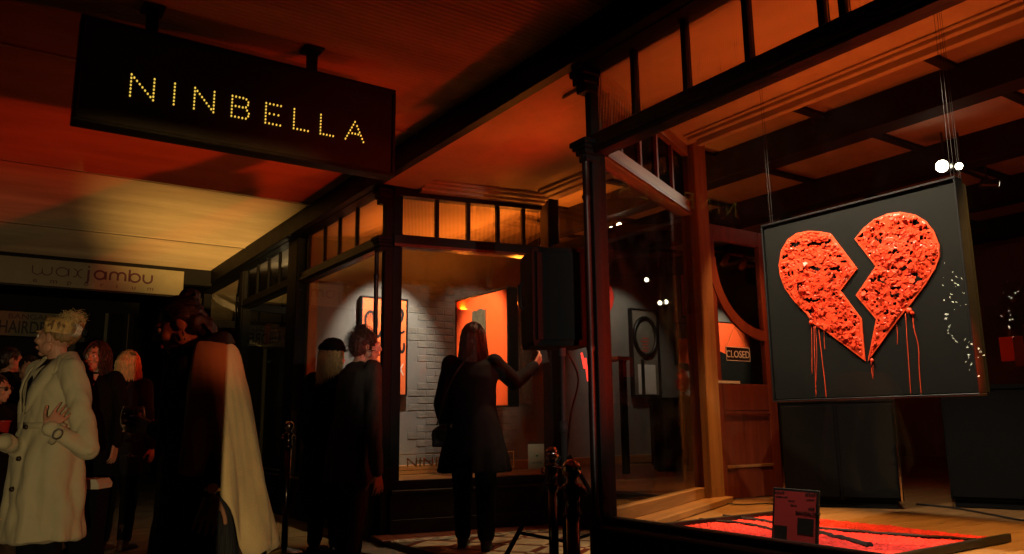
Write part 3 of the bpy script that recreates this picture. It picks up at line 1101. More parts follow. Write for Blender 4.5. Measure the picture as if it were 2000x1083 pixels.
# ------------------------------------------------------------------ cream shop sign at the awning's far end
WS = 8.43
wc = [st(onS(x, y, WS)) for x, y in ((0, 497), (360, 532), (360, 580), (0, 550))]
wz0, wz1 = (wc[2][2] + wc[3][2]) / 2, (wc[0][2] + wc[1][2]) / 2
wt1 = wc[1][1]
wt0 = wc[0][1] - 0.7
wx = thing('shop_sign', 'cream shop sign reading waxjambu emporium in maroon letters', 'sign', F(WS, (wt0 + wt1) / 2, wz0), TH)
wxb = fb('board', WS, WS + 0.028, wt0, wt1, wz0, wz1, 'sign_cream', wx)
fb('frame_rail', WS - 0.01, WS + 0.03, wt0, wt1, wz0 - 0.03, wz0 - 0.001, 'dark_brown_paint', wx)
wt = [st(onS(x, 540, WS))[1] for x in (62, 298)]
um = (wt[1] - wt[0]) / 236.0      # metres per photo pixel on this board
zbase = wz0 + (wz1 - wz0) * 0.40
XH = 19 * um


def arc(cx, cy, rx, ry, a0, a1, n=14):
    return [(cx + rx * math.cos(R(a0 + (a1 - a0) * i / n)), cy + ry * math.sin(R(a0 + (a1 - a0) * i / n))) for i in range(n + 1)]


def word(strokes_list, x, w):
    """one letter as strokes inside a box x..x+w (photo pixels), height 1 = x-height"""
    bl = MB()
    for pts, bold in strokes_list:
        ribbon(bl, [((x + p[0] * w - 62) * um, p[1] * XH) for p in pts], (4.4 if bold else 2.0) * um)
    bl.build('letter', 'letter_maroon', faceM(F(WS - 0.0003, wt[0], zbase), NV, ZV), wxb)


def U_(b): return [([(0, 1), (0, 0.45)] + arc(0.5, 0.45, 0.5, 0.45, 180, 360) + [(1, 0.45), (1, 1)], b)]
def A2(b): return [(arc(0.48, 0.5, 0.48, 0.5, 0, 360, 20), b), ([(1, 0.98), (1, 0)], b)]


word([([(0, 1), (0, 0.4)] + arc(0.25, 0.4, 0.25, 0.4, 180, 360) + [(0.5, 1)] + [(0.5, 0.4)] + arc(0.75, 0.4, 0.25, 0.4, 180, 360) + [(1, 1)], False)], 62, 36)
word(A2(False), 106, 24)
word([(arc(0.0, 0.5, 0.48, 0.5, -80, 80), False), (arc(1.0, 0.5, 0.48, 0.5, 100, 260), False)], 137, 20)
word([([(0.8, 1), (0.8, -0.2)] + arc(0.3, -0.2, 0.5, 0.35, 0, -90), True), ([(0.8, 1.25), (0.8, 1.45)], True)], 160, 10)
word(A2(True), 180, 22)
word([([(0, 0), (0, 0.55)] + arc(0.25, 0.6, 0.25, 0.38, 180, 0) + [(0.5, 0)], True), (arc(0.75, 0.6, 0.25, 0.38, 180, 0) + [(1, 0)], True)], 211, 31)
word([([(0, 1.45), (0, 0)], True), (arc(0.52, 0.5, 0.48, 0.5, 0, 360, 20), True)], 250, 22)
word(U_(True), 279, 18)
for i, ch in enumerate('emporium'):
    text_mesh('letter', ch, 15 * um, 'letter_maroon', faceM(F(WS - 0.001, wt[0] + (2 + i * 32) * um, zbase - 17 * um), NV, ZV), wxb, 1.25)

# far shop sign
HS = 13.5
hc_ = [st(onS(x, y, HS)) for x, y in ((-40, 606), (150, 614), (150, 660), (-40, 655))]
hz0, hz1 = (hc_[2][2] + hc_[3][2]) / 2, (hc_[0][2] + hc_[1][2]) / 2
hs = thing('shop_sign', 'yellowish sign reading BANGALOW HAIRDRESSING above the crowd', 'sign', F(HS, hc_[1][1], hz0), TH)
hsb = fb('board', HS, HS + 0.05, hc_[0][1], hc_[1][1], hz0, hz1, 'sign_cream', hs)
hw = hc_[1][1] - hc_[0][1]
hh = hz1 - hz0
ta = st(onS(15, 620, HS))[1]
text_mesh('lettering', 'BANGALOW', hh * 0.30, 'letter_maroon', faceM(F(HS - 0.003, ta, hz0 + hh * 0.70), NV, ZV), hsb, 1.25)
ta = st(onS(-4, 640, HS))[1]
text_mesh('lettering', 'HAIRDRESSING', hh * 0.72, 'letter_black', faceM(F(HS - 0.003, ta, hz0 + hh * 0.12), NV, ZV), hsb, 0.66, bold=0.004)

# ------------------------------------------------------------------ broken heart painting
HT = 0.747
hp = thing('heart_painting', 'large black canvas with a broken red heart in thick relief paint and drips', 'painting', F(-1.087, HT, 1.09), TH)
hpc = fb('canvas', -1.615, -0.558, HT, HT + 0.04, 1.10, 2.06, 'canvas_black', hp)
for a_, b_, z0, z1 in ((-1.6255, -0.5478, 1.088, 1.0985), (-1.6255, -0.5478, 2.0615, 2.0725), (-1.6255, -1.6165, 1.099, 2.061), (-0.5565, -0.5478, 1.099, 2.061)):
    fb('frame_rail', a_, b_, HT - 0.012, HT + 0.055, z0, z1, 'frame_black', hp, 0.002)


def hz(x, y):
    """point of the heart's outline -> (metres along the canvas to the right, height)"""
    p = st(onT(1500 + x / 2.778, 400 + y / 2.778, HT))
    return (-p[0], p[2])


HL = [(62, 330), (75, 250), (110, 190), (160, 155), (225, 143), (290, 147), (342, 157), (487, 348), (397, 468), (510, 620), (530, 848), (440, 780), (320, 690), (240, 640), (215, 595), (150, 530), (95, 455), (70, 390)]
HR = [(473, 187), (520, 130), (580, 80), (650, 50), (720, 40), (800, 55), (860, 90), (905, 150), (932, 220), (935, 280), (910, 350), (860, 430), (790, 525), (720, 610), (640, 720), (545, 850), (590, 622), (480, 493), (588, 335)]


def inside(p, poly):
    c = False
    for i in range(len(poly)):
        (x1, y1), (x2, y2) = poly[i], poly[i - 1]
        if (y1 > p[1]) != (y2 > p[1]) and p[0] < (x2 - x1) * (p[1] - y1) / (y2 - y1) + x1:
            c = not c
    return c


def edist(p, poly):
    d = 9
    for i in range(len(poly)):
        a_, b_ = Vector(poly[i]), Vector(poly[i - 1])
        ab = b_ - a_
        u_ = max(0, min(1, (Vector(p) - a_).dot(ab) / ab.length_squared))
        d = min(d, (a_ + ab * u_ - Vector(p)).length)
    return d


HM = faceM(F(0, HT, 0), -UV, ZV)


def rot3(yaw=0, pitch=0, roll_=0):
    return (Matrix.Rotation(yaw, 3, 'Z') @ Matrix.Rotation(pitch, 3, 'Y') @ Matrix.Rotation(roll_, 3, 'X'))


for half, outline in enumerate((HL, HR)):
    poly = [hz(*p) for p in outline]
    xs = [p[0] for p in poly]
    ys = [p[1] for p in poly]
    step = 0.0042
    q = MB()
    grid = {}
    nx, ny = int((max(xs) - min(xs)) / step) + 1, int((max(ys) - min(ys)) / step) + 1
    for i in range(nx):
        for j in range(ny):
            p = (min(xs) + i * step, min(ys) + j * step)
            if inside(p, poly):
                e = edist(p, poly)
                if e > 0.003:
                    v3 = Vector((p[0], p[1], half * 3.0))
                    warp = Vector((mnoise.noise(v3 * 45), mnoise.noise(v3 * 45 + Vector((9, 2, 4))), 0)) * 0.010
                    ds_, ps_ = mnoise.voronoi((v3 + warp) * 36)
                    cellh = mnoise.cell(ps_[0] * 7.31)
                    pit = mnoise.noise(Vector((v3.x * 19, v3.y * 34, half * 7.0)) + warp * 45) + 0.6 * mnoise.noise(v3 * 80)
                    h = 0.0105 + 0.004 * mnoise.noise(v3 * 10) + 0.0035 * cellh + 0.0009 * mnoise.noise(v3 * 150)
                    if pit < -0.47 and e > 0.016:
                        continue      # bare canvas shows through
                    if ds_[1] - ds_[0] < 0.13 and cellh > -0.1:
                        h -= 0.004
                    if pit < -0.33:
                        h -= 0.017 * min(1.0, (-0.33 - pit) * 10)
                    elif pit > 0.45:
                        h += 0.005
                    f_ = min(1, max(0, (e - 0.003) / 0.012))
                    h = 0.006 * (1 - f_) + max(0.0012, h) * f_
                    grid[(i, j)] = q.bm.verts.new((p[0], p[1], h))
    for (i, j), v in grid.items():
        c4 = [grid.get(k_) for k_ in ((i, j), (i + 1, j), (i + 1, j + 1), (i, j + 1))]
        if all(c4):
            q.bm.faces.new(c4)
    q.build('paint_relief', 'heart_red', HM, hpc)
    # smooth rim round the relief
    q = MB()
    k = len(poly)
    area2 = sum(poly[i - 1][0] * poly[i][1] - poly[i][0] * poly[i - 1][1] for i in range(k))
    sg = 1 if area2 > 0 else -1
    outer, inner = [], []
    for i in range(k):
        p0, p1, p2 = Vector(poly[i - 1]), Vector(poly[i]), Vector(poly[(i + 1) % k])
        d1, d2 = (p1 - p0).normalized(), (p2 - p1).normalized()
        n1, n2 = Vector((-d1.y, d1.x)) * sg, Vector((-d2.y, d2.x)) * sg
        bi = (n1 + n2)
        bi = bi / max(0.35, bi.length_squared) * 2 * 0.5
        outer.append(p1)
        inner.append(p1 + bi * 0.013)
    vo = [q.bm.verts.new((p.x, p.y, 0.0)) for p in outer]
    vt = [q.bm.verts.new((p.x, p.y, 0.007)) for p in outer]
    vi = [q.bm.verts.new((p.x, p.y, 0.0075)) for p in inner]
    vz = [q.bm.verts.new((p.x, p.y, 0.001)) for p in inner]
    for i in range(k):
        j = (i + 1) % k
        q.bm.faces.new((vo[i], vo[j], vt[j], vt[i]))
        q.bm.faces.new((vt[i], vt[j], vi[j], vi[i]))
        q.bm.faces.new((vi[i], vi[j], vz[j], vz[i]))
    q.build('rim', 'heart_rim', HM, hpc)
# flakes of dried paint standing off the relief
for half, outline in enumerate((HL, HR)):
    poly = [hz(*p) for p in outline]
    xs = [p[0] for p in poly]
    ys = [p[1] for p in poly]
    rnd = random.Random(40 + half)
    q = MB()
    cnt = 0
    while cnt < 90:
        p = (rnd.uniform(min(xs), max(xs)), rnd.uniform(min(ys), max(ys)))
        sz_ = rnd.choice((0.004, 0.005, 0.007, 0.010, 0.014))
        if not inside(p, poly) or edist(p, poly) < 0.013 + sz_ * 0.5:
            continue
        cnt += 1
        Rm = rot3(rnd.uniform(0, 6.28), rnd.gauss(0, 0.2), rnd.gauss(-0.12, 0.2))
        c = Vector((p[0], p[1], 0.013 + rnd.uniform(0, 0.008)))
        kk = rnd.randint(6, 9)
        pt_ = [Vector((math.cos(2 * PI * i / kk), math.sin(2 * PI * i / kk), 0)) * sz_ * rnd.uniform(0.55, 1.25) for i in range(kk)]
        up = [q.bm.verts.new(c + Rm @ v) for v in pt_]
        dn = [q.bm.verts.new(c + Rm @ (v * 0.9 - Vector((0, 0, 0.006)))) for v in pt_]
        q.bm.faces.new(up)
        q.bm.faces.new(dn[::-1])
        for i in range(kk):
            j = (i + 1) % kk
            q.bm.faces.new((up[i], dn[i], dn[j], up[j]))
    tag(q.build('paint_flakes', 'heart_red', HM, hpc), kind='stuff')
for pts, w in (([(237, 650), (239, 780), (240, 920)], 2.6), ([(250, 650), (255, 850), (262, 1048)], 3.0), ([(258, 660), (266, 800), (262, 960)], 2.0), ([(275, 665), (290, 800), (308, 950), (317, 1048)], 3.2), ([(305, 670), (306, 730), (309, 785)], 2.4),
               ([(560, 855), (563, 900), (571, 945)], 2.6), ([(570, 855), (572, 930)], 2.0), ([(697, 650), (704, 700), (702, 760)], 2.6), ([(747, 590), (755, 720), (766, 880), (776, 1032)], 3.2), ([(783, 590), (795, 680), (817, 770), (822, 900), (833, 1032)], 3.2), ([(789, 600), (790, 670)], 2.4)):
    q = MB()
    P = [(hz(p[0], p[1])) for p in pts]
    pp = smooth_path([(p[0], p[1], 0.0015) for p in P], 5)
    q.tube(pp, [w * 0.00050] * (len(pp) - 1) + [w * 0.0007], 6)
    q.build('drip', 'heart_rim', HM, hpc, True)
for x, y, r_ in ((238, 640, 0.012), (275, 655, 0.012), (770, 578, 0.014), (786, 590, 0.009), (568, 846, 0.009)):
    q = MB()
    c = hz(x, y)
    q.ell((c[0], c[1], 0.004), (r_, r_ * 1.2, 0.012), None, 2)
    q.build('paint_blob', 'heart_red', HM, hpc, True)
for s in (-0.585, -0.60, -1.59, -1.605):
    q = MB()
    p0, p1 = F(s, HT + 0.03, 2.07), F(s + 0.01 * (1 if s > -1 else -1), HT + 0.03, 3.052)
    q.cyl(p0, p1, 0.0011, n=6)
    q.build('hanging_wire', 'wire_grey', Matrix.Identity(4), hp)
# hook plate behind the canvas' upper right corner and the post that carries it
pa, pb_ = st(onT(1888, 500, 0.86))[0], st(onT(1901, 500, 0.86))[0]
dp = thing('narrow_panel', 'narrow dark panel hanging just behind the right edge of the heart canvas', 'artwork', F(pa, 0.86, 1.10), TH)
fb('panel', pb_, pa, 0.83, 0.87, 1.10, 2.06, 'matte_black', dp)
fb('paper_label', pb_ + 0.005, pa - 0.012, 0.825, 0.829, 2.0, 2.05, 'paper_white', dp, 0)
for s in (pa - 0.01, pb_ + 0.01):
    q = MB()
    q.cyl(F(s, 0.85, 2.06), F(s, 0.85, 3.052), 0.0011, n=6)
    q.build('hanging_wire', 'wire_grey', Matrix.Identity(4), dp)

# ------------------------------------------------------------------ orange script canvas on the party wall
PS = SP - 0.075
pp_ = [st(onS(x, y, PS)) for x, y in ((707, 580), (793, 588), (793, 772), (705, 770))]
a0, a1 = (pp_[0][1] + pp_[3][1]) / 2, (pp_[1][1] + pp_[2][1]) / 2
z0, z1 = (pp_[2][2] + pp_[3][2]) / 2, (pp_[0][2] + pp_[1][2]) / 2
sp_ = thing('script_painting', 'glowing orange canvas with dripping black script hung on the grey wall', 'painting', F(PS, (a0 + a1) / 2, z0), TH)
spc = fb('canvas', PS, PS + 0.05, a0, a1, z0, z1, 'orange_pale', sp_)
for q0, q1, h0, h1 in ((a0 - 0.015, a1 + 0.015, z0 - 0.016, z0 - 0.001), (a0 - 0.015, a1 + 0.015, z1 + 0.001, z1 + 0.016), (a0 - 0.015, a0 - 0.001, z0, z1), (a1 + 0.001, a1 + 0.015, z0, z1)):
    fb('frame_rail', PS - 0.015, PS + 0.06, q0, q1, h0, h1, 'frame_black', sp_, 0.002)
fb('wall_bracket', PS + 0.051, SP - 0.001, (a0 + a1) / 2 - 0.05, (a0 + a1) / 2 + 0.05, z1 - 0.15, z1 - 0.08, 'frame_black', sp_)


def sz(x, y):
    p = st(onS(680 + x / 4.332, 560 + y / 4.332, PS))
    return (p[1], p[2])


SM = faceM(F(PS - 0.0004, 0, 0), NV, ZV)
for strokes, mt, w in (
        ([[(148, 330), (150, 250), (185, 212), (222, 240), (228, 320), (218, 400), (185, 455), (150, 430)], [(235, 190), (245, 300), (235, 400), (260, 420), (300, 330), (310, 240)],
          [(330, 260), (330, 380), (370, 400), (395, 300)], [(415, 320), (450, 290), (462, 230), (440, 195), (418, 260), (424, 360), (452, 392), (488, 365)],
          [(190, 480), (215, 510), (225, 560), (240, 600)], [(300, 470), (310, 540), (330, 480)], [(424, 470), (430, 545)], [(438, 490), (438, 535), (455, 556), (470, 530), (473, 478)]], 'letter_black', 0.030),
        ([[(160, 215), (162, 265)], [(175, 205), (176, 290)], [(190, 205), (192, 270)], [(205, 215), (206, 300)], [(236, 195), (237, 160)], [(246, 195), (247, 150)], [(441, 200), (442, 300)]], 'letter_black', 0.008),
        ([[(428, 672), (466, 752)], [(466, 655), (428, 722)], [(300, 690), (300, 760)], [(330, 680), (345, 760)]], 'letter_white', 0.014)):
    for s_ in strokes:
        q = MB()
        path = smooth_path([sz(*p) for p in s_], 5)
        path = [p for p in path if a0 + w / 2 < p.x < a1 - w / 2]
        if len(path) < 2:
            continue
        k = len(path)
        ribbon(q, path, [w * (0.75 + 0.35 * math.sin(PI * i / k)) for i in range(k)])
        q.build('brush_stroke', mt, SM, spc)

# ------------------------------------------------------------------ orange canvas with the dark slab
TT = 1.40
op = thing('slab_painting', 'orange canvas with a dark upright slab hanging from wires in the left window', 'painting', F(3.54, TT, 1.14), TH)
opc = fb('canvas', 3.04, 4.045, TT, TT + 0.09, 1.155, 2.295, 'orange_paint', op)
for q0, q1, h0, h1 in ((3.02, 4.065, 1.138, 1.154), (3.02, 4.065, 2.296, 2.312), (3.02, 3.039, 1.1545, 2.2955), (4.046, 4.065, 1.1545, 2.2955)):
    fb('frame_rail', q0, q1, TT - 0.012, TT + 0.11, h0, h1, 'frame_black', op, 0.002)
q = MB()
sl = []
for x, y in ((1055, 560), (1053, 400), (1055, 300), (1057, 215), (1075, 206), (1095, 208), (1105, 195), (1130, 190), (1150, 196), (1165, 194), (1168, 300), (1170, 420), (1176, 560), (1180, 780), (1058, 790)):
    p = st(onT(680 + x / 4.332, 560 + y / 4.332, TT))
    sl.append((-p[0], p[2]))
q.prism([(a_, b_) for a_, b_ in sl], 0, 0.012, 'xy')
q.build('slab', 'tomb_grey', faceM(F(0, TT - 0.0002, 0), -UV, ZV), opc)
for s in (3.40, 3.44, 3.70, 3.74):
    q = MB()
    q.cyl(F(s, TT + 0.05, 2.31), F(s, TT + 0.05, 3.052), 0.0014, n=6)
    q.build('hanging_wire', 'wire_grey', Matrix.Identity(4), op)
# dark rough panel hanging behind it
bp_ = thing('textured_panel', 'narrow dark textured panel leaning on the wall behind the slab canvas', 'artwork', F(4.0, 2.62, 1.1), TH)
p0_ = [st(onS(x, y, 4.9)) for x, y in ((1016, 594), (1034, 594), (1034, 790))]
fb('panel', 4.86, 4.93, p0_[0][1], p0_[1][1], p0_[2][2], p0_[0][2], 'tomb_grey', bp_)


# ------------------------------------------------------------------ pictures deeper in the gallery, on the party wall
def wall_pic(name, label, px, mat, frame=0.02, depth=0.05, ps=SP - 0.06):
    c = [st(onS(x, y, ps)) for x, y in px]
    b0, b1 = c[0][1], c[1][1]
    h0, h1 = c[1][2], c[0][2]
    o = thing(name, label, 'picture', F(ps, (b0 + b1) / 2, h0), TH)
    fb('canvas', ps, ps + depth, b0 + frame, b1 - frame, h0 + frame, h1 - frame, mat, o, 0.001)
    for q0, q1, e0, e1 in ((b0, b1, h0, h0 + frame - 0.001), (b0, b1, h1 - frame + 0.001, h1), (b0, b0 + frame - 0.001, h0 + frame, h1 - frame), (b1 - frame + 0.001, b1, h0 + frame, h1 - frame)):
        fb('frame_rail', ps - 0.02, ps + depth + 0.008, q0, q1, e0, e1, 'frame_black', o, 0.002)
    return o, b0, b1, h0, h1, ps


o, b0, b1, h0, h1, ps = wall_pic('ring_picture', 'tall grey picture with a black ring seen through the entry glass', ((1231, 602), (1290, 775)), 'picture_grey')
q = MB()
cx, cy = (b0 + b1) / 2, h1 - 0.40
q.tube([(cx + 0.21 * math.cos(2 * PI * i / 28), 0, cy + 0.27 * math.sin(2 * PI * i / 28)) for i in range(28)], 0.03, 8, True)
q.build('ring', 'frame_black', Matrix.Translation(F(ps - 0.01, 0, 0) - F(0, 0, 0) + B0 - Vector((0, 0, 0))) @ Matrix.Rotation(TH, 4, 'Z') if False else TR(F(ps - 0.012, 0, 0), TH), o, True)
for i in range(7):
    fb('red_mark', ps - 0.006, ps - 0.001, cx - 0.04 - 0.02 * (i % 3), cx + 0.05 + 0.02 * (i % 2), cy - 0.30 + i * 0.045, cy - 0.288 + i * 0.045, 'red_paint', o, 0)
fb('white_panel', ps - 0.006, ps - 0.001, b0 + 0.10, b1 - 0.08, h0 + 0.03, h0 + 0.45, 'letter_white', o, 0)
fb('black_column', ps - 0.012, ps - 0.0065, cx - 0.10, cx - 0.04, h0 + 0.03, h0 + 0.52, 'frame_black', o, 0)
o, b0, b1, h0, h1, ps = wall_pic('flame_picture', 'small picture of orange glow under a dark sky beside the oak post', ((1319, 630), (1389, 716)), 'picture_grey', 0.025)
q = MB()
edge = [(b0 + 0.03 + (b1 - b0 - 0.06) * i / 16, h0 + (h1 - h0) * (0.62 + 0.10 * mnoise.noise(Vector((i * 0.7, 3, 1))))) for i in range(17)]
q.prism([(b0 + 0.03, h0 + 0.03)] + [(b1 - 0.03, h0 + 0.03)] + edge[::-1], -0.004, 0.0)
q.build('orange_field', 'orange_paint', TR(F(ps - 0.001, 0, 0), TH), o)
o, b0, b1, h0, h1, ps = wall_pic('mountain_picture', 'orange picture with black hills behind the CLOSED sign', ((1388, 627), (1470, 752)), 'orange_paint', 0.012)
q = MB()
hill = [(0, .50), (.12, .53), (.25, .50), (.4, .46), (.5, .44), (.65, .47), (.8, .45), (1, .43)]
q.prism([(b0 + 0.013, h0 + 0.013), (b1 - 0.013, h0 + 0.013)] + [(b0 + 0.013 + (b1 - b0 - 0.026) * x, h0 + (h1 - h0) * y) for x, y in hill][::-1], -0.004, 0.0)
q.build('hills', 'canvas_black', TR(F(ps - 0.001, 0, 0), TH), o)
o, b0, b1, h0, h1, ps = wall_pic('red_panel_picture', 'narrow tall red picture high on the wall left of the oak post', ((1324, 515), (1346, 622)), 'red_paint', 0.03)
o, b0, b1, h0, h1, ps = wall_pic('disc_picture', 'black canvas with a red disc half hidden by the iron column', ((1135, 530), (1188, 660)), 'canvas_black', 0.02)
q = MB()
q.cyl((((b0 + b1) / 2 + 0.04), 0, (h0 + h1) / 2 + 0.12), ((b0 + b1) / 2 + 0.04, -0.012, (h0 + h1) / 2 + 0.12), 0.30, n=32)
q.build('red_disc', 'red_paint', TR(F(ps - 0.001, 0, 0), TH) @ Matrix.Translation((0, 0, 0)), o)
p1_ = [st(onT(x, y, 5.6)) for x, y in ((1950, 660), (1982, 705))]
o = thing('small_red_picture', 'small red picture deep in the gallery at the right edge', 'picture', F(p1_[0][0], 5.6, p1_[1][2]), TH)
fb('canvas', p1_[1][0], p1_[0][0], 5.6, 5.64, p1_[1][2], p1_[0][2], 'orange_paint', o)
fb('backing', p1_[1][0] - 0.10, p1_[1][0] - 0.002, 5.6, 5.66, p1_[1][2] - 0.06, p1_[0][2], 'mahogany', o)

# ------------------------------------------------------------------ CLOSED sign on the door
CS_ = DS - 0.036
c0, c1 = st(onS(1418, 692, CS_)), st(onS(1464, 692, CS_))
zc0, zc1 = st(onS(1440, 706, CS_))[2], st(onS(1440, 679, CS_))[2]
cs_ = thing('closed_sign', 'small black CLOSED sign hanging on a cord from the shop door', 'sign', F(CS_, (c0[1] + c1[1]) / 2, zc0), TH)
csp = fb('plate', CS_, CS_ + 0.004, c0[1], c1[1], zc0, zc1, 'sign_black', cs_, 0.001)
for q0, q1, e0, e1 in ((c0[1], c1[1], zc0, zc0 + 0.004), (c0[1], c1[1], zc1 - 0.004, zc1), (c0[1], c0[1] + 0.004, zc0, zc1), (c1[1] - 0.004, c1[1], zc0, zc1)):
    fb('border', CS_ - 0.001, CS_ - 0.0002, q0 + 0.003, q1 - 0.003 if q1 - q0 > 0.01 else q1 + 0.003, e0 + 0.002, e1 - 0.002 if e1 - e0 > 0.01 else e1 + 0.002, 'letter_white', csp, 0)
tw = c1[1] - c0[1]
text_mesh('lettering', 'CLOSED', (zc1 - zc0) * 0.72, 'letter_white', faceM(F(CS_ - 0.0006, (c0[1] + c1[1]) / 2, zc0 + (zc1 - zc0) * 0.26), NV, ZV), csp, 0.95, align='CENTER')
top = F(CS_ + 0.002, (c0[1] + c1[1]) / 2 - 0.02, zc1 + 0.16)
for c in (c0[1] + 0.012, c1[1] - 0.012):
    q = MB()
    q.cyl(F(CS_ + 0.002, c, zc1), top, 0.0018, n=6)
    q.build('cord', 'cloth_tan', Matrix.Identity(4), cs_)
lab = [st(onS(x, 748, CS_)) for x in (1404, 1448)]
fb('paper_label', DS - 0.0245, DS - 0.0225, lab[0][1], lab[1][1], 1.262, 1.282, 'paper_white', dl, 0)

# ------------------------------------------------------------------ loudspeaker on its tripod
sc_ = onY(1092, 580, 4.5)
SPK = Vector((sc_.x, sc_.y + 0.16, 0))
stn = thing('speaker_stand', 'black tripod stand under the loudspeaker in the entry', 'stand', (SPK.x + 0.02, SPK.y, TZ - 0.04), R(20))
bx_, by_ = SPK.x + 0.02, SPK.y


def world_tube(name, pts, r_, mat, par, n=10):
    q_ = MB()
    q_.tube(pts, r_, n)
    return q_.build(name, mat, Matrix.Identity(4), par, True)


world_tube('pole', [(bx_, by_, 0.45), (bx_, by_, 1.42)], 0.0165, 'rubber', stn)
world_tube('lower_pole', [(bx_, by_, 0.22), (bx_, by_, 0.95)], 0.021, 'rubber', stn)
world_tube('collar', [(bx_, by_, 0.93), (bx_, by_, 1.0)], 0.03, 'rubber', stn)
for k in range(3):
    an = R(205 + k * 120)
    dx, dy = math.cos(an), math.sin(an)
    foot = Vector((bx_ + dx * 0.52, by_ + dy * 0.52, TZ + 0.012 if k else GZ + 0.012))
    lg_ = world_tube('leg', [(bx_ + dx * 0.03, by_ + dy * 0.03, 0.80), foot], 0.013, 'rubber', stn)
    world_tube('brace', [(bx_ + dx * 0.02, by_ + dy * 0.02, 0.33), Vector((bx_ + dx * 0.02, by_ + dy * 0.02, 0.80)).lerp(foot, 0.55)], 0.009, 'rubber', lg_)
    q = MB()
    q.ell(foot, (0.028, 0.028, 0.018), None, 2)
    q.build('rubber_foot', 'rubber', Matrix.Identity(4), lg_, True)
spk = thing('loudspeaker', 'black loudspeaker cabinet raised on a tripod at the entry', 'speaker', (SPK.x, SPK.y, 1.425), R(8))
q = MB()
pl = [(-0.18, -0.16), (0.18, -0.16), (0.13, 0.17), (-0.20, 0.17)]
zz0, zz1 = 0.0, 0.575
rings = []
for z, f_ in ((0, 0.93), (0.03, 0.98), (0.3, 1.0), (0.55, 0.99), (0.575, 0.95)):
    rings.append([(x * f_, y_ * f_, z) for x, y_ in pl])
q.loft(rings)
cab = q.build('cabinet', 'speaker_black', TR((SPK.x, SPK.y, 1.425), R(8)), spk)
q = MB()
q.box(-0.155, 0.155, -0.172, -0.163, 0.03, 0.545, bev=0.004)
q.build('grille', 'speaker_black', TR((SPK.x, SPK.y, 1.425), R(8)), cab)
q = MB()
q.tube([(-0.215, -0.05, 0.22), (-0.235, -0.05, 0.24), (-0.235, -0.05, 0.36), (-0.215, -0.05, 0.38)], 0.011, 8)
q.build('handle', 'rubber', TR((SPK.x, SPK.y, 1.425), R(8)), cab, True)
q = MB()
q.cyl((0, 0, -0.05), (0, 0, 0.001), 0.024, n=16)
q.build('pole_socket', 'rubber', TR((SPK.x + 0.02, SPK.y, 1.425), R(8)), spk)
cb = MB()
cb.tube(smooth_path([(SPK.x + 0.05, SPK.y + 0.1, 1.42), (SPK.x + 0.12, SPK.y + 0.1, 1.25), (SPK.x + 0.06, SPK.y + 0.04, 1.0), (SPK.x + 0.03, SPK.y + 0.05, 0.6), (SPK.x + 0.1, SPK.y + 0.1, TZ + 0.012), (SPK.x + 0.5, SPK.y + 0.4, TZ + 0.012)], 6), 0.006, 6)
tag(cb.build('speaker_cable', 'cable_black', Matrix.Identity(4), None, True), 'black cable hanging from the loudspeaker down its stand', 'cable')

# ------------------------------------------------------------------ rope stanchions
BALLH = 0.815


def stanchion(P, ztop, label):
    o_ = thing('rope_stanchion', label, 'stanchion', (P.x, P.y, GZ), 0, 'rope stanchions in front of the gallery')
    h = ztop - GZ
    M_ = TR((P.x, P.y, GZ))
    for nm, prof, mt in (
            ('base', [(0.16, 0), (0.16, 0.012), (0.13, 0.025), (0.05, 0.04), (0.03, 0.05)], 'dark_chrome'),
            ('shaft', [(0.024, 0.04), (0.024, h - 0.20)], 'dark_chrome'),
            ('collar', [(0.024, h - 0.20), (0.034, h - 0.195), (0.034, h - 0.18), (0.027, h - 0.175), (0.027, h - 0.11), (0.037, h - 0.105), (0.037, h - 0.09), (0.02, h - 0.08), (0.016, h - 0.062)], 'dark_chrome')):
        q_ = MB()
        q_.lathe(prof, 24)
        q_.build(nm, mt, M_, o_, True)
    q_ = MB()
    q_.ell((0, 0, h - 0.034), 0.036, None, 3)
    q_.build('ball_finial', 'chrome', M_, o_, True)
    for sg_ in (-1, 1):
        q_ = MB()
        q_.tube([(sg_ * 0.03, 0, h - 0.10), (sg_ * 0.05, 0, h - 0.105), (sg_ * 0.055, 0, h - 0.12), (sg_ * 0.045, 0, h - 0.13)], 0.005, 6)
        q_.build('rope_hook', 'chrome', M_, o_, True)


p = onY(1078, 873, 4.05)
stanchion(p, p.z, 'slim metal rope stanchion right beside the palm card, just left of its bigger twin')
p = onY(1116, 898, 2.9)
stanchion(p, p.z, 'bigger, nearer metal rope stanchion below the loudspeaker')
p = onY(565, 823, 6.1)
stanchion(p, p.z, 'lone metal rope stanchion far back beside the neighbouring shop')

# ------------------------------------------------------------------ track lights
def can_light(name, P, aim, label, lens='lamp_lens', r_=0.032, L=0.13, stem=0.2, group='track lights on the gallery ceiling'):
    P = Vector(P)
    o_ = thing(name, label, 'spotlight', P, 0, group)
    d = (Vector(aim) - P).normalized()
    q_ = MB()
    q_.tube([P - d * L, P - d * (L - 0.01), P], [r_ * 0.8, r_, r_], 18)
    cn_ = q_.build('can', 'lamp_black', Matrix.Identity(4), o_)
    q_ = MB()
    q_.cyl(P + d * 0.0008, P + d * 0.004, r_ * 0.82, r_ * 0.7, 18)
    q_.build('lens', lens, Matrix.Identity(4), cn_)
    q_ = MB()
    q_.cyl(P - d * L * 0.6 + Vector((0, 0, r_ * 0.8)), P - d * L * 0.6 + Vector((0, 0, stem)), 0.008, n=8)
    q_.build('stem', 'lamp_black', Matrix.Identity(4), o_)
    return o_


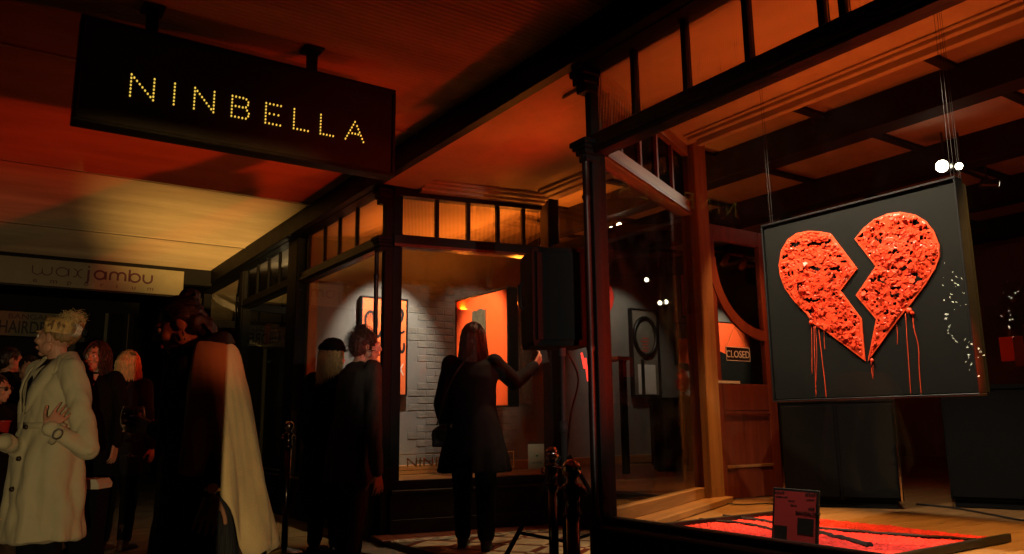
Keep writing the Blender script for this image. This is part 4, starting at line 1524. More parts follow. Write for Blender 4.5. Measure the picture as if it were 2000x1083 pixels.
TOCAM = CAM
for (x, y, zz, aim, lens, r_, lab_) in (
        (1840, 325, 3.08, F(-1.2, -2.0, 1.6), 'lamp_lens', 0.062, 'brightest glaring spotlight above the heart canvas'),
        (1873, 325, 3.08, F(-1.6, -2.0, 1.7), 'lamp_lens', 0.036, 'smaller glaring spotlight just right of the brightest one'),
        (1210, 442, 3.06, F(0.6, -1.5, 1.6), 'lamp_lens', 0.044, 'glaring spotlight standing in for a reflection in the entry glass'),  # this pair stands in for lamps mirrored in the entry glass
        (1194, 446, 3.06, F(1.0, -1.5, 1.6), 'lamp_lens', 0.024, 'small bright spotlight standing in for a reflection left of the glare')):
    can_light('track_spotlight', onZ(x, y, zz), aim, lab_, lens, r_, stem=0.30)
P_ = onZ(1950, 360, 3.12)
can_light('track_spotlight', P_, P_ + (CR * 1.0 - CU * 0.05 - FWD * 0.35), 'black side-on spotlight with a lit lens right of the heart canvas', 'lamp_lens_dim', 0.04, 0.15, 0.28)
for x, y, lab_ in ((1263, 547, 'small oval spotlight above the ring picture'), (1289, 592, 'left one of the pair of tiny spotlights near the ring picture'), (1301, 590, 'right one of the pair of tiny spotlights near the ring picture')):
    P_ = onS(x, y, 3.9)
    can_light('track_spotlight', P_, F(1.5, -1, 1.0), lab_, 'lamp_lens_dim', 0.036, stem=max(0.1, 3.40 - P_.z))
tkb = [onT(1385, 488, 5.2), onT(1488, 508, 5.2)]
q = MB()
trk = thing('light_track', 'thin reddish ceiling track carrying unlit cans near the oak post', 'light track', tkb[0], 0)
world_tube('track_bar', [tkb[0] + (tkb[0] - tkb[1]) * 0.5, tkb[1] + (tkb[1] - tkb[0]) * 0.6], 0.016, 'mahogany', trk, 6)
for f_ in (0.04, 0.36, 0.70):
    c = tkb[0].lerp(tkb[1], f_)
    world_tube('can', [c + Vector((0, 0, -0.03)), c + Vector((-0.09, -0.10, -0.17))], 0.04, 'cloth_tan', trk, 14)
for f_ in (-0.3, 1.3):
    c = tkb[0] + (tkb[1] - tkb[0]) * f_
    world_tube('rod', [c, Vector((c.x, c.y, 3.42))], 0.006, 'lamp_black', trk, 6)
tr2 = thing('light_track', 'ceiling track above the heart canvas carrying the glaring spotlights', 'light track', F(-0.1, 3.9, 3.36), TH)
q0, q1 = onZ(1800, 300, 3.37), onZ(2040, 400, 3.37)
world_tube('track_bar', [q0, q1], 0.016, 'lamp_black', tr2, 6)
for f_ in (0.2, 0.8):
    c = q0.lerp(q1, f_)
    world_tube('rod', [c, Vector((c.x, c.y, 3.42))], 0.006, 'lamp_black', tr2, 6)

# ------------------------------------------------------------------ tray of red granules on the window floor
rg = thing('red_floor_tray', 'tray of bright red granules crossed by black streaks on the window floor', 'artwork', F(-0.75, 0.7, FZ), TH)
ra0, ra1, rt0, rt1 = -1.46, -0.17, 0.22, 1.22
for q0, q1, e0, e1 in ((ra0, ra1, rt0 - 0.02, rt0), (ra0, ra0 + 0.02, rt0 + 0.001, rt1), (ra1 - 0.02, ra1, rt0 + 0.001, rt1)):
    fb('tray_rail', q0, q1, e0, e1, FZ + 0.003, FZ + 0.04, 'frame_black', rg)
q = MB()
gx, gy = 150, 110
vv = []
for i in range(gx + 1):
    row = []
    for j in range(gy + 1):
        x = 0.02 + (rt1 - rt0 - 0.03) * j / gy
        y_ = -(ra1 - ra0) / 2 + 0.022 + (ra1 - ra0 - 0.044) * i / gx
        v3 = Vector((x, y_, 0))
        h = 0.012 + 0.006 * mnoise.noise(v3 * 60) + 0.005 * mnoise.noise(v3 * 140) + 0.006 * mnoise.noise(v3 * 9)
        if j == gy:
            h = 0.0
            x += 0.03 * mnoise.noise(v3 * 30)
        row.append(q.bm.verts.new((x, y_, max(0, h))))
    vv.append(row)
for i in range(gx):
    for j in range(gy):
        q.bm.faces.new((vv[i][j], vv[i + 1][j], vv[i + 1][j + 1], vv[i][j + 1]))
tag(q.build('granules', 'granules', TR(F((ra0 + ra1) / 2, rt0, FZ + 0.004), TH), rg), kind='stuff')
for pts, w in (([(-0.05, 0.85), (-0.35, 0.84), (-0.6, 0.80), (-0.95, 0.87), (-1.40, 1.02)], 0.035), ([(-0.55, 0.83), (-0.75, 0.70), (-1.0, 0.60), (-1.2, 0.50)], 0.05), ([(-0.08, 0.62), (-0.4, 0.66), (-0.7, 0.55)], 0.03)):
    q = MB()
    path = smooth_path([(p[1] - rt0, p[0] - (ra0 + ra1) / 2, 0.018) for p in pts], 10)
    path = [p_ + Vector((0.012 * mnoise.noise(p_ * 25), 0, 0.004 * mnoise.noise(p_ * 40))) for p_ in path]
    q.tube(path, [w * 0.3 * (0.7 + 0.6 * abs(mnoise.noise(p_ * 14))) for p_ in path], 6)
    q.build('black_streak', 'granules_black', TR(F((ra0 + ra1) / 2, rt0, FZ + 0.004), TH), rg)

# exhibition board leaning behind the glass
ib = thing('notice_board', 'small black framed notice with red ground standing behind the glass', 'notice', F(-0.45, 0.16, FZ), TH)
i0 = [st(onT(x, y, 0.17)) for x, y in ((1503, 952), (1592, 962), (1582, 1070))]
bs1, bs0 = i0[0][0], i0[1][0]
bz1 = (i0[0][2] + i0[1][2]) / 2
lean = Matrix.Rotation(R(10), 4, 'Y')
MI = TR(F((bs0 + bs1) / 2, 0.15, FZ + 0.006), TH) @ lean
w2, hB = (bs1 - bs0) / 2, bz1 - FZ
q = MB()
q.box(0, 0.012, -w2, w2, 0, hB, bev=0.002)
q.build('backing', 'frame_black', MI, ib)
q = MB()
q.box(-0.002, 0, -w2 + 0.012, w2 - 0.012, 0.012, hB - 0.012)
q.build('card', 'paper_red', MI, ib)
for (y0, y1, h0, h1) in ((-w2 + 0.02, -w2 * 0.15, hB * 0.30, hB * 0.55), (w2 * 0.30, w2 - 0.015, hB * 0.10, hB * 0.40)):
    q = MB()
    q.box(-0.003, -0.0021, y0, y1, h0, h1)
    q.build('photo', 'frame_black', MI, ib)
for (f0, f1, hz_, hh_) in ((-0.9, -0.45, 0.90, 0.05), (0.45, 0.9, 0.90, 0.06), (0.5, 0.85, 0.83, 0.03), (-0.85, -0.3, 0.84, 0.03), (-0.2, 0.1, 0.72, 0.03), (-0.3, 0.0, 0.79, 0.03), (0.6, 0.86, 0.68, 0.06)):
    q = MB()
    for k in range(6):
        a_ = f0 + (f1 - f0) * k / 6
        q.box(-0.0026, -0.0021, -a_ * w2 - (f1 - f0) * w2 / 9, -a_ * w2, hB * hz_, hB * (hz_ + hh_ * (0.6 + 0.4 * (k * 7 % 3) / 2)))
    tag(q.build('print_line', 'frame_black', MI, ib), kind='stuff')
tM = MI @ Matrix(((0, 0, -1, -0.0024), (-1, 0, 0, -w2 * 0.05), (0, 1, 0, hB * 0.60), (0, 0, 0, 1)))
text_mesh('lettering', 'BANGALOW', hB * 0.085, 'frame_black', tM, ib, 0.95, align='LEFT')
q = MB()
q.box(0.013, 0.10, -0.03, 0.03, 0, hB * 0.35, bev=0.004)
q.build('easel_foot', 'frame_black', TR(F((bs0 + bs1) / 2, 0.17, FZ + 0.004), TH), ib)

# ------------------------------------------------------------------ black cabinets behind the heart canvas
def block(name, label, S0_, T0_, S1_, T1_, dep, z0, z1, mat, cat, legs=True):
    P0, P1 = F(S0_, T0_), F(S1_, T1_)
    o_ = thing(name, label, cat, ((P0.x + P1.x) / 2, (P0.y + P1.y) / 2, z0), 0)
    L = (P1 - P0).length
    lb('carcass', P0, P1, 0, dep, z0 + 0.05, z1 - 0.03, mat, o_, 0, L)
    lb('top', P0, P1, -0.012, dep + 0.012, z1 - 0.029, z1, mat, o_, -0.012, L + 0.012)
    lb('plinth', P0, P1, 0.02, dep - 0.02, z0 + 0.003, z0 + 0.049, mat, o_, 0.02, L - 0.02)
    for k in range(2):
        lb('door_front', P0, P1, -0.018, -0.001, z0 + 0.07, z1 - 0.05, mat, o_, 0.01 + k * L / 2, L / 2 - 0.01 + k * L / 2)
    return o_


c1_ = block('cabinet', 'low black cabinet below the heart canvas', 0.17, 1.72, -0.42, 2.10, 0.45, FZ, 1.13, 'matte_black', 'cabinet')
fb('steel_edge', -0.44, -0.425, 2.08, 2.10, FZ + 0.05, 1.08, 'chrome', c1_)
block('stage_block', 'wide black block behind the cabinet at the right edge', -0.55, 2.45, -2.4, 3.3, 0.5, FZ, 1.20, 'matte_black', 'block')
block('counter', 'black counter deep in the shop seen through the entry glass', 3.35, 3.6, 2.9, 4.15, 0.55, FZ, 1.25, 'matte_black', 'counter')
tall = thing('display_plinth', 'tall black plinth at the far right of the window', 'plinth', F(-2.1, 2.3, FZ), TH)
fb('column', -2.55, -2.0, 2.2, 2.43, FZ + 0.003, 2.45, 'matte_black', tall)
fb('cap', -2.57, -1.98, 2.18, 2.45, 2.451, 2.49, 'frame_black', tall)
cbl = MB()
pts = [onZ(x, y, FZ + 0.008) for x, y in ((1400, 982), (1450, 986), (1500, 984), (1560, 990))]
cbl.tube(smooth_path(pts, 6), 0.005, 6)
tag(cbl.build('floor_cable', 'cable_black', Matrix.Identity(4), None, True), 'thin black cable on the boards by the oak post', 'cable')
cbl = MB()
pts = [onZ(x, y, FZ + 0.008) for x, y in ((1790, 985), (1860, 992), (1930, 1004), (2010, 1018), (2060, 1010))]
cbl.tube(smooth_path(pts, 6), 0.006, 6)
tag(cbl.build('floor_cable', 'cable_black', Matrix.Identity(4), None, True), 'thin black cable on the boards at the right edge', 'cable')
# timber shelf with small red lamps deep in the shop
shf_ = thing('display_shelf', 'short orange-lit timber shelf seen just right of the iron column', 'shelf', onT(1186, 702, 3.0), TH)
a_, b_ = st(onT(1167, 702, 3.0))[0], st(onT(1207, 702, 3.0))[0]
z_ = onT(1186, 702, 3.0).z
fb('board', b_, a_, 3.0, 3.18, z_ - 0.02, z_ + 0.02, 'oak_rail', shf_)
for s in (a_ - 0.03, b_ + 0.03):
    fb('upright', s - 0.012, s + 0.012, 3.04, 3.14, FZ + 0.003, z_ - 0.021, 'matte_black', shf_)
emis('red_neon', (1.0, 0.05, 0.03), 1.6)
for x, y0, y1 in ((1136, 690, 720), (1143, 700, 745), (1150, 695, 712)):
    p0, p1 = onT(x, y0, 2.6), onT(x + 6, y1, 2.6)
    q = MB()
    q.cyl(p0, p1, 0.012, n=8)
    q.build('red_tube', 'red_neon', Matrix.Identity(4), shf_)
# red sculpture on the counter
sc2 = thing('red_sculpture', 'small red feathery head sculpture on the black counter', 'sculpture', F(3.2, 3.95, 1.25), TH)
q = MB()
for i in range(160):
    a_, b_ = random.uniform(0, 2 * PI), random.uniform(-0.6, 1.5)
    d = Vector((math.cos(a_) * math.cos(b_), math.sin(a_) * math.cos(b_), math.sin(b_)))
    c = F(3.2, 3.95, 1.25 + 0.17)
    q.tube([c + Vector((d.x * 0.05, d.y * 0.05, d.z * 0.08)), c + Vector((d.x * 0.10, d.y * 0.10, d.z * 0.17))], [0.006, 0.001], 4)
q.ell(F(3.2, 3.95, 1.42), (0.07, 0.07, 0.12))
tag(q.build('feathers', 'red_paint', Matrix.Identity(4), sc2), kind='stuff')
q = MB()
q.lathe([(0.07, 0), (0.07, 0.02), (0.02, 0.03), (0.02, 0.12)], 16)
q.build('foot', 'frame_black', TR(F(3.2, 3.95, 1.251)), sc2, True)

# ------------------------------------------------------------------ left window: card, gold lettering
dLn = (LE - A_).normalized()
nOut = Vector((dLn.y, -dLn.x, 0))


def onL(x, y, off=0.0):
    """pixel -> point on the left return glass (off metres outside it)"""
    d = ray(x, y)
    o_ = A_ + nOut * off
    return CAM + d * ((o_ - CAM).dot(nOut) / d.dot(nOut))


pc = thing('palm_card', 'white card with a small green palm standing in the left window', 'card', onL(1048, 917, -0.06), rdir)
q0, q1, q2 = onL(1032, 917, -0.06), onL(1063, 915, -0.06), onL(1034, 868, -0.06)
wC, hC = (q1 - q0).length, (q2 - q0).z
Mc = faceM(Vector((q0.x, q0.y, q0.z)), dLn, ZV)
q = MB()
q.box(0, wC, 0, hC, -0.004, 0)
q.build('board', 'paper_white', Mc, pc)
q = MB()
for k in range(7):
    an = R(20 + k * 23)
    ribbon(q, [(wC * 0.55, hC * 0.50), (wC * 0.55 + math.cos(an) * wC * 0.07, hC * 0.50 + math.sin(an) * wC * 0.09), (wC * 0.55 + math.cos(an) * wC * 0.13, hC * 0.49 + math.sin(an) * wC * 0.06)], [wC * 0.03, wC * 0.035, wC * 0.01], 0.0005, 0.001)
ribbon(q, [(wC * 0.55, hC * 0.50), (wC * 0.56, hC * 0.43)], wC * 0.02, 0.0005, 0.001)
tag(q.build('palm_emblem', 'palm_green', Mc, pc), kind='stuff')
text_mesh('lettering', 'OAK HOUSE', hC * 0.10, 'picture_grey', Mc @ Matrix.Translation((wC * 0.52, hC * 0.22, 0.0008)), pc, 0.85, align='CENTER')
q0, q1, q2 = onL(767, 921, 0.006), onL(1004, 908, 0.006), onL(767, 888, 0.006)
Mg = faceM(Vector((q0.x, q0.y, q0.z)), dLn, ZV)
wG, hG = (q1 - q0).length, (q2 - q0).z
q = MB()
for a_, b_, c_, d_ in ((0, wG, 0, 0.006), (0, wG, hG - 0.006, hG), (0, 0.006, 0.0062, hG - 0.0062), (wG - 0.006, wG, 0.0062, hG - 0.0062)):
    q = MB()
    q.box(a_, b_, c_, d_, 0, 0.0008)
    q.build('gilt_border', 'letter_gold', Mg, sf)
text_mesh('gilt_lettering', 'NINBELLA', hG * 0.78, 'letter_gold', Mg @ Matrix.Translation((wG * 0.10, hG * 0.22, 0)), sf, 1.3, depth=0.0006)
# objects on the left window floor
ft = thing('painted_floor_panel', 'pink and yellow painted panel lying on the left window floor', 'artwork', F(3.6, 0.75, FZ), TH)
fb('panel', 3.0, 4.5, 0.32, 0.75, FZ + 0.004, FZ + 0.02, 'sign_cream', ft)
fb('pink_field', 3.5, 4.45, 0.34, 0.56, FZ + 0.0202, FZ + 0.022, 'orange_pale', ft, 0)

# ------------------------------------------------------------------ next shop: glazed cabinet with things on top
q0 = onT(517, 700, 0.55)
q1 = onT(566, 700, 0.55)
s_b, s_a = st(q0)[0], st(q1)[0]
zt_ = st(onT(545, 668, 0.55))[2]
gcab = thing('glass_cabinet', 'cream framed glass cabinet in the neighbouring shop window', 'cabinet', F((s_a + s_b) / 2, 0.75, 0.12), TH)
for s in (s_a, s_b):
    for t in (0.55, 1.0):
        fb('corner_post', s - 0.022, s + 0.022, t - 0.022, t + 0.022, 0.125, zt_ - 0.045, 'cabinet_cream', gcab)
fb('top_board', s_a - 0.03, s_b + 0.03, 0.52, 1.03, zt_ - 0.044, zt_, 'cabinet_cream', gcab)
fb('base', s_a - 0.02, s_b + 0.02, 0.53, 1.02, 0.1255, 0.30, 'cabinet_cream', gcab)
for z in (0.75, 1.15):
    shf = fb('shelf', s_a + 0.024, s_b - 0.024, 0.56, 0.99, z, z + 0.012, 'plain_glass', gcab, 0)
    for k in range(3):
        q = MB()
        q.lathe([(0.03, 0), (0.045, 0.05), (0.03, 0.12), (0.02, 0.16)], 14)
        q.build('jar', ('cloth_tan', 'cloth_red', 'paper_white')[k], TR(F(s_a + 0.2 + k * 0.25, 0.75, z + 0.012)), shf, True)
roll = [(522, 'cloth_red', 'red bolt of cloth standing on the cream cabinet, left of the striped stack'), (527, 'cloth_red', 'second red bolt of cloth standing close against the striped stack'), (566, 'cloth_green', 'green bolt of cloth standing by the black pilaster')]
for x, mt, lb_ in roll:
    P = onT(x, 640, 0.75)
    o = thing('cloth_bolt', lb_, 'cloth', Vector((P.x, P.y, zt_)), 0, 'cloths on the glass cabinet')
    q = MB()
    q.lathe([(0.035, 0.002), (0.04, 0.02), (0.04, 0.36), (0.03, 0.38)], 14)
    q.build('roll', mt, TR((P.x, P.y, zt_)), o, True)
    q = MB()
    q.cyl((0, 0, 0.381), (0, 0, 0.395), 0.012, n=10)
    q.build('core', 'cloth_tan', TR((P.x, P.y, zt_)), o, True)
P = onT(537, 640, 0.75)
o = thing('bowl_stack', 'stack of tan and black bowls on the cream cabinet', 'bowls', Vector((P.x, P.y, zt_)), 0)
for k in range(9):
    q = MB()
    q.lathe([(0.05, 0), (0.065, 0.012), (0.065, 0.034), (0.06, 0.038)], 16)
    q.build('bowl', 'cloth_tan' if k % 2 == 0 else 'frame_black', TR((P.x, P.y, zt_ + 0.002 + k * 0.0385)), o, True)

# ------------------------------------------------------------------ far end of the street
fx = thing('fairy_light_window', 'distant lit shop window with a ring of fairy bulbs', 'window', F(12.6, 0.3, 0.3), TH)
q0, q1 = onS(322, 800, 12.6), onS(372, 690, 12.6)
ta_, tb_ = st(q0)[1], st(q1)[1]
fb('lit_pane', 12.6, 12.64, ta_, tb_, q0.z, q1.z, 'far_window_glow', fx, 0)
fb('frame', 12.58, 12.66, ta_ - 0.06, ta_ - 0.002, 0.2, q1.z, 'oak', fx)
fb('frame', 12.58, 12.66, tb_ + 0.002, tb_ + 0.06, 0.2, q1.z, 'black_paint', fx)
bq = MB()
bq.ell((0, 0, 0), 0.014, None, 1)
bqm = bq.mesh('fairy_bulb', True)
bqm.materials.append(MATS['fairy_bulb'])
for k in range(16):
    an = 2 * PI * k / 16
    p = onS(352 + 11 * math.cos(an), 738 + 20 * math.sin(an), 12.56)
    place_mesh('fairy_bulb', bqm, TR(p), fx)
for x, y in ((330, 712), (338, 760), (333, 782), (341, 700), (328, 742)):
    place_mesh('fairy_bulb', bqm, TR(onS(x, y, 12.56)), fx)
pm('far_wall', (0.03, 0.027, 0.022), 0.9, 0.3, 2, 0.3)
fbld = thing('far_building', 'dark building front with pale door frames closing the street at left', 'building', F(16.0, -3, GZ), TH)
fb('wall', 16.0, 16.3, -12.0, 0.0, -0.1, 5.5, 'far_wall', fbld, 0)
for x0, x1, y0, y1, mt in ((200, 206, 612, 760, 'sign_cream'), (246, 251, 614, 700, 'cloth_tan'), (120, 170, 612, 700, 'picture_grey'), (254, 300, 614, 760, 'black_paint'), (208, 244, 614, 760, 'black_paint')):
    p0, p1 = onS(x0, y1, 15.9), onS(x1, y0, 15.9)
    fb('door_frame' if x1 - x0 < 10 else 'door_panel', 15.88 if x1 - x0 < 10 else 15.93, 15.998, st(p0)[1], st(p1)[1], max(0.0, p0.z), p1.z, mt, fbld, 0)
for x, y, w, h in ((86, 745, 5, 50), (100, 742, 8, 36)):
    p0, p1 = onS(x - w / 2, y + h / 2, 15.9), onS(x + w / 2, y - h / 2, 15.9)
    fb('lit_window', 15.9, 15.998, st(p0)[1], st(p1)[1], p0.z, p1.z, 'far_window_glow', fbld, 0)

# string of fairy lights across the road: its reflection sparkles in the right-hand window
emis('fairy_white', (1.0, 0.86, 0.55), 30.0)
fs = thing('fairy_light_string', 'string of fairy lights across the road, mirrored as sparkles in the right window', 'fairy lights', F(-3.5, -8.0, GZ), TH)
bq = MB()
bq.ell((0, 0, 0), 0.011, None, 1)
bqm2 = bq.mesh('fairy_bulb', True)
bqm2.materials.append(MATS['fairy_white'])
rnd = random.Random(77)


def mirrored(x, y, tt=-8.0):
    """where a lamp across the road must hang to be mirrored in the shop glass at this pixel"""
    h_ = onT(x, y, 0.0)
    d = ray(x, y)
    d = d - NV * 2 * d.dot(NV)
    return h_ + d * ((tt - 0.0) / d.dot(NV))


wire = []
for i in range(46):
    f_ = i / 45
    x = 1842 + 50 * f_ + rnd.gauss(0, 9) + 18 * math.sin(f_ * 9)
    y = 525 + 200 * f_ + rnd.gauss(0, 12)
    p = mirrored(x, y, -8.0 + rnd.uniform(-0.3, 0.3))
    wire.append(p)
    place_mesh('fairy_bulb', bqm2, TR(p) @ Matrix.Scale(rnd.choice((0.6, 0.8, 1.0, 1.2)), 4), fs)
for i in range(16):
    p = mirrored(1975 + rnd.gauss(0, 9), 560 + 90 * i / 15 + rnd.gauss(0, 8), -8.0)
    place_mesh('fairy_bulb', bqm2, TR(p) @ Matrix.Scale(rnd.choice((0.5, 0.8)), 4), fs)
q = MB()
q.tube(wire, 0.003, 4)
q.build('wire', 'cable_black', Matrix.Identity(4), fs)

# =================================================================== PEOPLE
pm('skin', (0.42, 0.22, 0.14), 0.5, 0.12, 14, 0.15, 220, spec=0.45)
pm('skin_tan', (0.30, 0.14, 0.08), 0.5, 0.12, 14, 0.15, 220, spec=0.45)
pm('lip', (0.30, 0.07, 0.06), 0.4, 0.1, 10, 0)
pm('eye_white', (0.6, 0.56, 0.5), 0.2, 0.02, 5, 0)
pm('eye_dark', (0.02, 0.014, 0.01), 0.15, 0.1, 5, 0)
pm('hair_blonde', (0.52, 0.33, 0.12), 0.45, 0.35, 60, 0.3, 300, stretch=(1, 1, 0.3))
pm('hair_root', (0.20, 0.12, 0.05), 0.45, 0.4, 60, 0.3, 300, stretch=(1, 1, 0.3))
pm('hair_light', (0.60, 0.44, 0.19), 0.45, 0.3, 60, 0.3, 300, stretch=(1, 1, 0.3))
pm('hair_dark', (0.018, 0.011, 0.009), 0.4, 0.4, 60, 0.3, 300, stretch=(1, 1, 0.3))
pm('hair_brown', (0.045, 0.018, 0.010), 0.4, 0.4, 60, 0.3, 300, stretch=(1, 1, 0.3))
pm('trench_cloth', (0.44, 0.40, 0.25), 0.8, 0.10, 5, 0.25, 420, sheen=0.1)
pm('black_cloth', (0.0035, 0.0032, 0.0035), 0.85, 0.3, 8, 0.4, 300, spec=0.15)
pm('black_knit', (0.012, 0.011, 0.011), 0.85, 0.4, 25, 0.8, 120, stretch=(1, 1, 0.15))
pm('navy_cloth', (0.008, 0.008, 0.012), 0.8, 0.3, 8, 0.4, 300, spec=0.15)
pm('camo_cloth', (0.018, 0.013, 0.008), 0.8, 0.75, 12, 0.4, 300)
pm('shawl_cloth', (0.50, 0.36, 0.17), 0.85, 0.12, 6, 0.5, 330, sheen=0.15)
pm('denim', (0.012, 0.015, 0.024), 0.8, 0.3, 20, 0.4, 400)
pm('cream_cloth', (0.55, 0.50, 0.38), 0.8, 0.1, 8, 0.3, 300)
pm('leather_black', (0.010, 0.009, 0.009), 0.35, 0.3, 20, 0.4, 200)
pm('leather_brown', (0.06, 0.022, 0.012), 0.4, 0.3, 20, 0.3, 200)
pm('horn_buckle', (0.03, 0.018, 0.012), 0.3, 0.3, 20, 0)
pm('clip_pale', (0.6, 0.5, 0.38), 0.3, 0.1, 10, 0)
pm('red_cup', (0.35, 0.02, 0.015), 0.4, 0.1, 6, 0)
pm('gold', (0.7, 0.5, 0.25), 0.25, 0.1, 6, 0, metal=1.0)


def fuse(mb, voxel, it=3, disp=None):
    """turn overlapping closed shapes into one continuous skin"""
    me0 = mb.mesh('raw')
    o_ = bpy.data.objects.new('raw', me0)
    COL.objects.link(o_)
    md = o_.modifiers.new('r', 'REMESH')
    md.mode = 'VOXEL'
    md.voxel_size = voxel
    md.use_smooth_shade = True
    if it:
        sm = o_.modifiers.new('s', 'SMOOTH')
        sm.factor = 0.5
        sm.iterations = it
    dg = bpy.context.evaluated_depsgraph_get()
    me = bpy.data.meshes.new_from_object(o_.evaluated_get(dg))
    bpy.data.objects.remove(o_)
    bpy.data.meshes.remove(me0)
    if disp is not None:
        n_ = len(me.vertices)
        co = np.empty(n_ * 3)
        me.vertices.foreach_get('co', co)
        no = np.empty(n_ * 3)
        me.vertices.foreach_get('normal', no)
        co = co.reshape(-1, 3)
        co += no.reshape(-1, 3) * disp(co)[:, None]
        me.vertices.foreach_set('co', co.ravel())
        me.update()
    me.polygons.foreach_set('use_smooth', [True] * len(me.polygons))
    return me


def folds(amp, seed, vert=1.0):
    """cloth folds: long soft ridges plus creases"""
    rs_ = np.random.RandomState(seed)
    ks = [(rs_.uniform(-1, 1), rs_.uniform(-1, 1), rs_.uniform(-0.35, 0.35) / vert, rs_.uniform(0, 6.28), rs_.uniform(16, 42)) for _ in range(5)]
    cs = [(rs_.uniform(-1, 1), rs_.uniform(-1, 1), rs_.uniform(-1, 1), rs_.uniform(0, 6.28), rs_.uniform(25, 70)) for _ in range(4)]

    def f_(co):
        d = np.zeros(len(co))
        for a, b_, c, ph, k in ks:
            d += np.abs(np.sin((co[:, 0] * a + co[:, 1] * b_ + co[:, 2] * c) * k + ph + 1.2 * np.sin(co[:, 2] * 7 + ph))) - 0.5
        for a, b_, c, ph, k in cs:
            d += 0.45 * np.sin((co[:, 0] * a + co[:, 1] * b_ + co[:, 2] * c) * k + ph) * np.sin(co[:, 2] * 11 + ph)
        return d * amp / 4
    return f_


def mesh_part(name, me, mat, M, parent):
    me.materials.clear()
    me.materials.append(MATS[mat])
    me.name = name
    return reg(bpy.data.objects.new(name, me), M, parent)


def add_head(mb, c, Rm, k=1.0):
    """head with face; c = centre of the skull, local x = where the face looks"""
    def P(x, y, z): return Vector(c) + Rm @ Vector((x * k, y * k, z * k))

    def E(x, y, z, a, b_, c_, r_=None):
        mb.ell(P(x, y, z), (a * k, b_ * k, c_ * k), Rm if r_ is None else Rm @ r_, 2)
    E(-0.012, 0, 0.022, 0.097, 0.075, 0.095)      # cranium
    E(0.030, 0, 0.000, 0.062, 0.064, 0.080)      # face block
    E(0.030, 0, -0.055, 0.055, 0.055, 0.052)     # jaw
    E(0.066, 0, -0.093, 0.020, 0.022, 0.017)     # chin
    E(0.079, 0, 0.030, 0.016, 0.048, 0.011)      # brow
    for s in (-1, 1):
        E(0.066, s * 0.040, -0.026, 0.024, 0.022, 0.022)   # cheek
        E(0.082, s * 0.031, 0.008, 0.010, 0.014, 0.007)    # eyelid
        E(-0.004, s * 0.077, -0.006, 0.019, 0.008, 0.031, rot3(0, 0.2, 0))   # ear
        E(0.010, s * 0.060, -0.060, 0.030, 0.012, 0.030)   # jaw corner
    mb.cap(P(0.088, 0, 0.022), P(0.110, 0, -0.022), 0.0085 * k, 0.013 * k)   # nose
    for s in (-1, 1):
        E(0.100, s * 0.012, -0.027, 0.011, 0.008, 0.008)
    E(0.090, 0, -0.055, 0.012, 0.024, 0.0065)    # lips
    E(0.087, 0, -0.067, 0.012, 0.021, 0.0075)


def hand(mb, wr, d, pn, k=1.0, curl=0.35, spread=0.18, side=1, thumb=0.9):
    """five-fingered hand: wr wrist, d direction of the palm, pn palm normal"""
    d = Vector(d).normalized()
    pn = (Vector(pn) - d * Vector(pn).dot(d)).normalized()
    a = d.cross(pn) * side
    wr = Vector(wr)
    for s in (-0.028, -0.010, 0.010, 0.028):
        mb.cap(wr + a * s * 0.6 * k, wr + d * 0.085 * k + a * s * k, 0.013 * k, 0.0115 * k)
    for j, (off, L) in enumerate(((0.034, 0.070), (0.0115, 0.078), (-0.0115, 0.073), (-0.034, 0.058))):
        p = wr + d * 0.088 * k + a * off * k
        dd = (d + a * off * spread * 12).normalized()
        for sgm, f_ in enumerate((0.42, 0.33, 0.25)):
            an = curl * (sgm + 0.6)
            v = dd * math.cos(an) + pn * math.sin(an)
            q_ = p + v * L * f_ * k
            mb.cap(p, q_, (0.0080 - sgm * 0.0007) * k, (0.0075 - sgm * 0.0009) * k)
            p = q_
    p = wr + d * 0.025 * k + a * 0.030 * k
    td = (d * 0.75 + a * thumb * 0.7 + pn * 0.35).normalized()
    for L in (0.042, 0.032, 0.026):
        q_ = p + td * L * k
        mb.cap(p, q_, 0.0115 * k if L > 0.04 else 0.0095 * k, 0.0095 * k)
        p = q_
        td = (td + d * 0.35 + pn * curl * 0.5).normalized()


